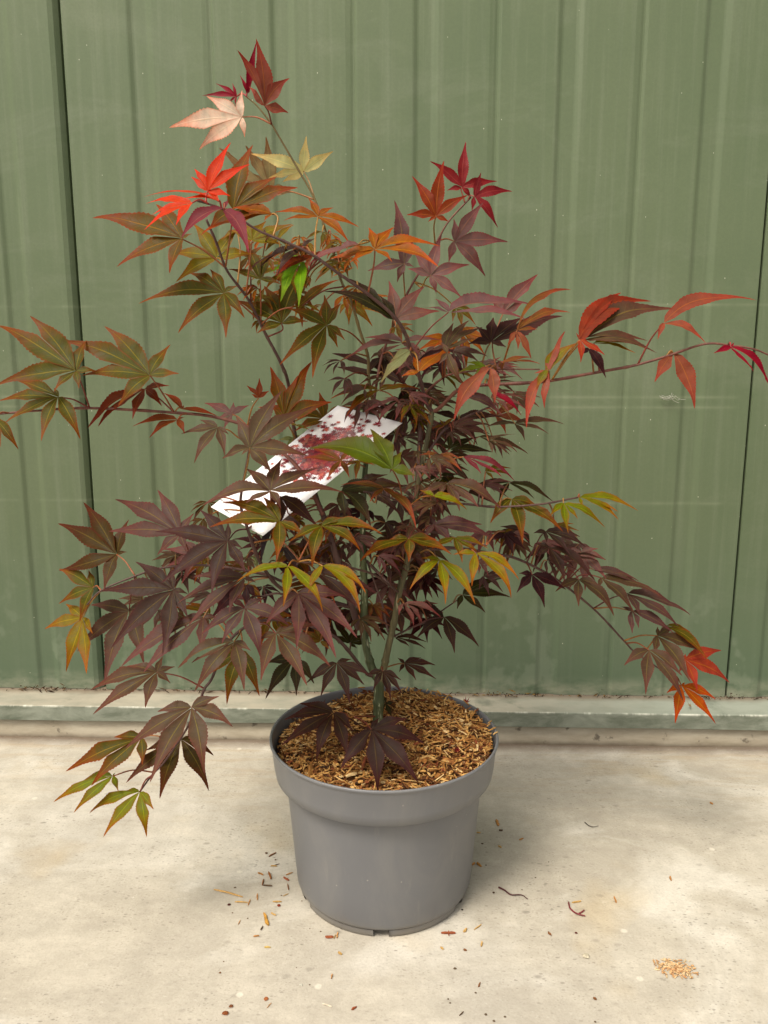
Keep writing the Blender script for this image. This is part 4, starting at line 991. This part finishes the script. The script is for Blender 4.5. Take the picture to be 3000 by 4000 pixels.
sm = card.modifiers.new('thickness', 'SOLIDIFY'); sm.thickness = 0.0005; sm.offset = -1
pm = MB(); rg = random.Random(9)
for k in range(760):
    # leaf shapes of the print, denser in the middle of the picture half
    u = min(.60, max(.05, rg.gauss(.33, .14))); v = min(.93, max(.07, rg.gauss(.50, .27)))
    if rg.random() < min(.85, (abs(u - .33) / .26) ** 2 * .5 + (abs(v - .5) / .45) ** 2 * .45): continue
    s = rg.uniform(.030, .058); a0 = rg.uniform(0, 6.28)
    c = srgb(*rg.choice([(140, 24, 44), (170, 30, 56), (120, 22, 36), (190, 58, 44), (150, 30, 44), (215, 96, 76), (190, 60, 60), (100, 26, 34)]), .9)
    off = 0.0010 + k * 0.0000012
    ring = []
    for q in range(14):
        lobe = q // 2
        rr = s * (1.0 if q % 2 == 0 else 0.36) * (1 - .12 * abs(lobe - 3)) 
        an = a0 + (q - 6) * R(21)
        ring.append(lbl(min(.97, max(.02, u + rr * math.cos(an) * .55)), min(.985, max(.015, v + rr * math.sin(an) * 1.35)), off))
    ctr = lbl(u, v, off + .00002)
    pm.add([ctr] + ring, [(0, q + 1, (q + 1) % 14 + 1) for q in range(14)], [c] * 15)
for k in range(16):                 # soft coral mass behind the printed leaves
    u, v = rg.gauss(.36, .07), min(.8, max(.2, rg.gauss(.5, .16))); s = rg.uniform(.05, .10); off = .0009 + k * .000003
    ring = [lbl(u + s * .5 * math.cos(R(30 * q)) * rg.uniform(.6, 1.1), min(.97, max(.03, v + s * 1.3 * math.sin(R(30 * q)) * rg.uniform(.6, 1.1))), off) for q in range(12)]
    pm.add([lbl(u, v, off)] + ring, [(0, q + 1, (q + 1) % 12 + 1) for q in range(12)], [srgb(*rg.choice([(196, 104, 92), (178, 84, 80), (204, 120, 96)]), .8)] * 13)
pm.build('printed_leaves', M_PRINT, card, LC, False)

stp = [lbl(.015, .42, .0006), at_y(*pic('E', 1075, 505), .036), at_y(*pic('E', 1100, 462), .030), at_y(*pic('E', 1130, 470), .018), at_y(*pic('E', 1120, 505), .022)]
stp = smooth_path(stp, 6); sv2, sf2 = [], []
for q in stp: sv2 += [q + Vector((-.002, 0, -.003)), q + Vector((.002, 0, .003))]
for i in range(len(stp) - 1): sf2.append((i * 2, i * 2 + 1, i * 2 + 3, i * 2 + 2))
mesh_obj('strap', sv2, sf2, M_CARD, card, LC)
# ------------------------------------------------------------------ dry leaves and petals
def dry_leaf(name, label, cat, key, p, size, ang, group=None, n=None, nl=5, droop=-.5, curl=1.2, seed=1):
    m_ = MB(); nn = (n or Vector((0.1, -0.3, 1))).normalized()
    ax = nn.orthogonal().normalized(); ay = nn.cross(ax)
    T = [p + (ax * math.cos(ang + R(d)) + ay * math.sin(ang + R(d))) * size * l for d, l in ((-80, .6), (-40, .9), (0, 1), (40, .9), (80, .6))][:nl]
    leaf_mesh(p, nn, T, [.08] * nl, key, .16, m_, seed, None, droop, curl)
    return tag(m_.build(name, M_LEAF, None, p), label, cat, group)
rg = random.Random(4)
for i, (x, y, z) in enumerate([(430, 300, .0), (620, 200, .002), (655, 320, .0), (690, 390, .0), (570, 250, 0), (720, 165, .014)]):
    q = pic('J', x, y); p = at_z(*q, 0.211 + z)
    dry_leaf('dry_leaf', 'curled rust-brown dry leaf on the mulch at the foot of the maple trunk', 'dry leaf', 'dry', p, rg.uniform(.015, .026), rg.uniform(0, 6.28), 'curled dry leaves at the foot of the trunk', None, 5, rg.uniform(-.7, -.3), rg.uniform(.6, 1.6), i + 40)
p = at_z(*pic('J', 1368, 240), 0.224); dry_leaf('fallen_petal', 'small bright crimson crumpled leaflet at the back right edge of the mulch', 'fallen leaf', 'crimson', p, .009, 1.0, None, None, 4, -.6, 1.0, 77)
p = at_z(*pic('J', 1320, 560), 0.213); dry_leaf('fallen_petal', 'small dark crimson crumpled leaflet sunk in the right of the mulch', 'fallen leaf', 'crimson', p, .010, 2.0, None, None, 4, -.5, 1.0, 78)
p = at_z(*pic('U', 1245, 222), 0.0735); dry_leaf('dry_leaf', 'small curled straw-coloured leaf on the metal sill at the right', 'dry leaf', 'creamtan', p, .011, 2.4, None, None, 4, -.8, 1.2, 79)

# cobweb tuft on the right of the wall
wb = MB(); rg = random.Random(8); c0 = at_y(*pic('C', 1025, 915), WALL_Y - .012)
for k in range(16):
    a = c0 + Vector((rg.gauss(0, .008), rg.uniform(.0, .008), rg.gauss(0, .003))); b = c0 + Vector((rg.gauss(0, .016), rg.uniform(.0, .008), rg.gauss(-.001, .005)))
    v, f = tube(smooth_path([a, (a + b) * .5 + Vector((0, 0, -.003)), b], 4), .00035, 4); wb.add(v, f)
tag(wb.build('cobweb', M_WEB, None, c0), 'scrap of grey cobweb stuck on the green panel at the right', 'cobweb')

# ------------------------------------------------------------------ litter on the floor: every splinter and crumb its own object
STRAW, TAN, BROWN, RED, DARK, PALE = (214, 172, 104), (196, 140, 78), (140, 94, 58), (164, 90, 58), (104, 82, 62), (240, 228, 204)
rg = random.Random(31)
def chip(crop, x0, y0, x1, y1, wpx, c, name='wood_chip', label=None, group=None, cat='wood chip'):
    a = at_z(*pic(crop, x0, y0), 0.0); b = at_z(*pic(crop, x1, y1), 0.0)
    d = b - a; Ln = max(d.length, .0015); mid = (a + b) * .5
    ppm = 1.0 / (CROP[crop][2] * 1659 / 3000 * (mid - CAM).length / F)
    W = max(wpx / ppm, .0007)
    m_ = MB(); sliver(Vector((mid.x, mid.y, 0.0007)), math.atan2(d.y, d.x), rg.uniform(0, .04), Ln, W, min(.0016, W * .6), W * .0 + .02, srgb(*c, .92), m_, rg.uniform(-.2, .2), .4, rg)
    return tag(m_.build(name, M_CHIP, None, mid, False), label, cat, group)
def twig(crop, pts, r0, r1, c, label, extra=None):
    P = [at_z(*pic(crop, x, y), .0012 + .001 * (i % 2)) for i, (x, y) in enumerate(pts)]
    pth = smooth_path(P, 6); n = len(pth); m_ = MB()
    v, f = tube(pth, [r0 + (r1 - r0) * i / (n - 1) for i in range(n)], 6); m_.add(v, f, [srgb(*c, .7)] * len(v))
    if extra:
        Q = smooth_path([at_z(*pic(crop, x, y), .0014) for x, y in extra], 5)
        v, f = tube(Q, r1, 6); m_.add(v, f, [srgb(*c, .7)] * len(v))
    return tag(m_.build('twig', M_PET, None, P[0]), label, 'twig')
def crumb(crop, x, y, s, c, name, label, group, cat):
    p = at_z(*pic(crop, x, y), 0.0); k = CROP[crop][2] * 1659 / 3000 * (p - CAM).length / F
    r = max(s * k * .40, .0005); m_ = MB(); vs = []
    for j in range(5):
        th = math.pi * j / 4
        for i in range(7):
            ph = 2 * math.pi * i / 7; q = rg.uniform(.75, 1.2) if 0 < j < 4 else 1
            vs.append(p + Vector((r * math.sin(th) * math.cos(ph) * q * 1.2, r * math.sin(th) * math.sin(ph) * q, r * .55 * (1 - math.cos(th)) * .9)))
    fs = []
    for j in range(4):
        for i in range(7):
            a = j * 7 + i; b = j * 7 + (i + 1) % 7; fs.append((a, b, b + 7, a + 7))
    m_.add(vs, fs, [srgb(*c, .75)] * len(vs))
    return tag(m_.build(name, M_CHIP, None, p, False), label, cat, group)
# crop S, left of the pot
chip('S', 98, 768, 408, 850, 18, (214, 170, 104), 'splinter', 'longest straw-coloured splinter, lying on the concrete left of the pot', None, 'splinter')
chip('S', 640, 1020, 688, 1155, 32, (196, 146, 66), label='thick golden wood chip with a pointed upper end, left of the foot of the pot')
chip('S', 325, 900, 465, 906, 12, STRAW, label='straight pale yellow chip just below the longest splinter')
chip('S', 466, 935, 490, 875, 10, TAN, label='short tan chip touching the end of the straight pale yellow chip')
chip('S', 690, 410, 770, 366, 14, BROWN, label='dark brown slanting splinter highest among the litter left of the pot')
chip('S', 620, 720, 636, 655, 14, BROWN, label='upright brown chip making an L with a dark flat one, left of the pot')
chip('S', 622, 718, 728, 728, 14, DARK, label='dark flat chip making an L with an upright brown one, left of the pot')
chip('S', 712, 510, 780, 514, 14, STRAW, label='pale straw chip under a thin dark curl, left of the pot')
chip('S', 750, 504, 808, 488, 8, DARK, label='thin dark curled fibre above a pale straw chip, left of the pot')
chip('S', 575, 584, 634, 612, 16, TAN, label='tan chip left of the notched brown one, beside the pot')
chip('S', 690, 575, 718, 655, 18, (160, 100, 48), label='notched brown chip tapering downward, left of the pot')
chip('S', 875, 608, 950, 582, 10, TAN, label='thin tan splinter nearly touching the left side of the pot')
chip('S', 850, 634, 908, 670, 24, RED, label='ragged reddish brown chip close to the left side of the pot')
chip('S', 895, 705, 905, 770, 12, BROWN, label='small upright brown chip close under the ragged reddish one')
chip('S', 568, 810, 568, 880, 12, TAN, label='upright tan chip right of the longest splinter')
chip('S', 735, 895, 830, 898, 14, STRAW, label='pale straw chip above the rust-coloured round bark bit')
chip('S', 845, 835, 905, 810, 8, STRAW, label='thin straw fibre close to the lower left of the pot')
chip('S', 715, 1020, 768, 1046, 16, STRAW, label='small straw chip right of the thick golden wood chip')
chip('S', 525, 1274, 588, 1266, 14, TAN, label='tan chip below the thick golden wood chip')
chip('S', 645, 1388, 710, 1392, 16, (224, 190, 110), label='short pale yellow chip lying flat lower left of the pot')
chip('S', 1300, 1280, 1388, 1284, 30, RED, label='reddish brown bark flake against the front left foot of the pot')
chip('S', 1392, 1300, 1412, 1255, 10, STRAW, label='left one of two straw slivers sticking out from under the pot')
chip('S', 1425, 1292, 1437, 1230, 14, TAN, label='right one of two straw slivers sticking out from under the pot')
chip('S', 1442, 1446, 1480, 1470, 22, STRAW, label='small wedge-shaped straw chip in front of the pot')
chip('S', 1366, 1730, 1376, 1682, 14, TAN, label='small upright tan chip in front of the pot, nearest the camera side')
chip('S', 1272, 2000, 1372, 2034, 12, PALE, label='whitish splinter low in front of the pot')
chip('S', 1585, 2066, 1640, 2036, 20, RED, label='reddish brown seed-shaped chip low in front of the pot')
chip('S', 670, 2045, 720, 1992, 7, TAN, label='thin tan fibre low on the floor at the left')
chip('S', 360, 1145, 384, 1094, 8, TAN, label='thin tan fibre left of the thick golden wood chip')
chip('S', 606, 1205, 624, 1165, 16, DARK, label='dark pointed bark bit just under the thick golden wood chip')
for x, y, s, c, lb in [(262, 928, 34, (90, 36, 26), 'dark red-brown bark lump under the longest splinter'), (800, 938, 42, (150, 62, 34), 'rust-coloured round bark bit left of the foot of the pot'),
                       (285, 2026, 44, (140, 88, 56), 'brown bark lump near the bottom edge, the upper of two'), (222, 2106, 56, (150, 84, 44), 'brown bark lump near the bottom edge, the lower and larger of two'),
                       (660, 1948, 50, (186, 112, 66), 'orange-brown crumbly bark bit low in the middle of the floor'), (165, 1662, 26, (140, 96, 66), 'small brown bark bit alone on the floor at lower left'),
                       (664, 370, 30, (110, 76, 44), 'brown bark bit beside the highest slanting splinter')]:
    crumb('S', x, y, s, c, 'bark_bit', lb, None, 'bark bit')
crumb('S', 1040, 1796, 36, (240, 236, 220), 'pebble', 'small white pebble on the concrete in front of the pot', None, 'pebble')
LG = 'tiny brown crumbs on the concrete left of the pot'
for x, y, s in [(764, 442, 22), (325, 742, 24), (298, 1014, 18), (462, 1074, 18), (1134, 1186, 14), (1252, 1216, 20), (990, 1606, 14), (1132, 1792, 18), (204, 1540, 16), (826, 826, 18), (1048, 886, 16)]:
    crumb('S', x, y, s, (122, 100, 78), 'crumb', 'tiny brown crumb on the concrete left of or before the pot', LG, 'crumb')
# crop T / U, right of the pot
twig('T', [(588, 630), (640, 655), (700, 698), (770, 698), (810, 705), (856, 738)], .0013, .0005, (96, 44, 48), 'thin wavy maroon twig lying on the concrete right of the pot')
twig('T', [(1235, 768), (1245, 815), (1275, 850), (1320, 876), (1388, 895)], .0011, .0009, (150, 60, 66), 'small forked pinkish red twig on the concrete right of the pot', [(1320, 876), (1352, 862), (1380, 842)])
twig('T', [(1385, 28), (1425, 60), (1465, 70), (1512, 62)], .0008, .0004, (100, 92, 84), 'thin curved grey fibre on the floor behind the twigs, right of the pot')
chip('T', 55, 1058, 188, 1060, 20, RED, label='long reddish brown bark piece with a stub, at the front right foot of the pot')
chip('T', 120, 1040, 128, 1088, 12, RED, label='short red-brown stub crossing the long bark piece at the pot foot')
chip('T', 565, 10, 588, 68, 24, TAN, label='upright tan chip farthest back on the floor right of the pot')
chip('T', 388, 408, 425, 445, 24, (200, 140, 66), label='golden hooked chip beside the right side of the pot')
chip('T', 340, 430, 366, 410, 16, TAN, label='small tan chip between the pot and the golden hooked chip')
chip('T', 590, 108, 625, 108, 18, DARK, label='dark bark speck right of the pot, below the farthest tan chip')
chip('T', 385, 128, 420, 132, 12, STRAW, label='small straw chip next to the upper right side of the pot')
chip('T', 780, 198, 815, 184, 14, TAN, label='small hooked tan chip farther right of the pot')
chip('T', 585, 252, 612, 270, 16, STRAW, label='small straw chip below the dark specks right of the pot')
chip('T', 360, 1030, 428, 980, 10, STRAW, label='long thin straw sliver right of the pot foot')
chip('T', 260, 1050, 292, 1020, 20, STRAW, label='short broad straw chip right of the long bark piece')
chip('T', 425, 1185, 432, 1140, 14, STRAW, label='upright straw chip in front right of the pot')
chip('T', 1045, 1052, 1076, 1082, 16, BROWN, label='brown slanting chip below the forked red twig')
chip('T', 1265, 778, 1350, 766, 14, STRAW, label='flat straw chip just right of the top of the forked red twig')
chip('T', 262, 1212, 292, 1222, 16, BROWN, label='small brown chip low in front right of the pot')
chip('T', 400, 1560, 415, 1518, 12, BROWN, label='small upright brown chip with a hook, low right of the pot')
chip('T', 225, 1825, 262, 1788, 10, DARK, label='dark bent fibre near the bottom edge')
chip('T', 1462, 1660, 1495, 1676, 18, BROWN, label='brown chip low on the right side of the floor')
chip('T', 50, 1190, 76, 1212, 16, STRAW, label='small straw chip in front of the right foot of the pot')
chip('U', 1130, 1140, 1136, 1165, 8, TAN, label='lone thin tan chip far right on the floor')
chip('U', 828, 1250, 840, 1285, 8, TAN, label='thin bent tan chip right of the forked red twig')
chip('U', 1345, 742, 1362, 752, 10, TAN, label='tan chip far right near the back of the floor')
crumb('T', 1304, 1056, 26, (110, 50, 44), 'bark_bit', 'small dark red bark bit under the forked red twig', None, 'bark bit')
crumb('T', 250, 842, 22, (52, 42, 36), 'bark_bit', 'round black bit beside the lower right side of the pot', None, 'bark bit')
crumb('T', 540, 684, 26, (84, 54, 34), 'bark_bit', 'dark brown bark bit just below the start of the wavy maroon twig', None, 'bark bit')
crumb('T', 1395, 1276, 62, (226, 216, 190), 'pebble', 'flat whitish spot of stone on the floor at lower right', None, 'pebble')
LG2 = 'tiny brown crumbs on the concrete right of the pot'
for x, y, s in [(183, 1386, 26), (468, 1812, 26), (544, 1872, 24), (645, 1832, 22), (374, 1610, 20), (1050, 398, 14), (928, 544, 16), (470, 428, 16), (436, 230, 24), (1480, 1880, 22), (120, 1668, 18), (138, 1704, 18), (804, 656, 14)]:
    crumb('T', x, y, s, (116, 98, 78), 'crumb', 'tiny brown crumb on the concrete right of or before the pot', LG2, 'crumb')
# patch of pale chips on the right of the floor
pc = MB(); c0 = at_z(*pic('U', 1160, 1640), 0); 
for k in range(190):
    p = c0 + Vector((max(-.022, min(.022, rg.gauss(0, .011))), max(-.013, min(.013, rg.gauss(0, .0075))), .0006 + rg.random() * .0012))
    sliver(p, rg.uniform(0, 6.28), rg.gauss(0, .15), rg.uniform(.002, .007), rg.uniform(.0010, .0026), .0005, .03, srgb(*rg.choice([(224, 186, 138), (210, 166, 118), (232, 204, 160), (196, 146, 100)]), .92), pc, rg.gauss(0, .2), .35, rg)
tag(pc.build('chip_patch', M_CHIP, None, c0, False), 'small pale patch of trodden wood chips at lower right of the floor', 'wood chips', None, 'stuff')
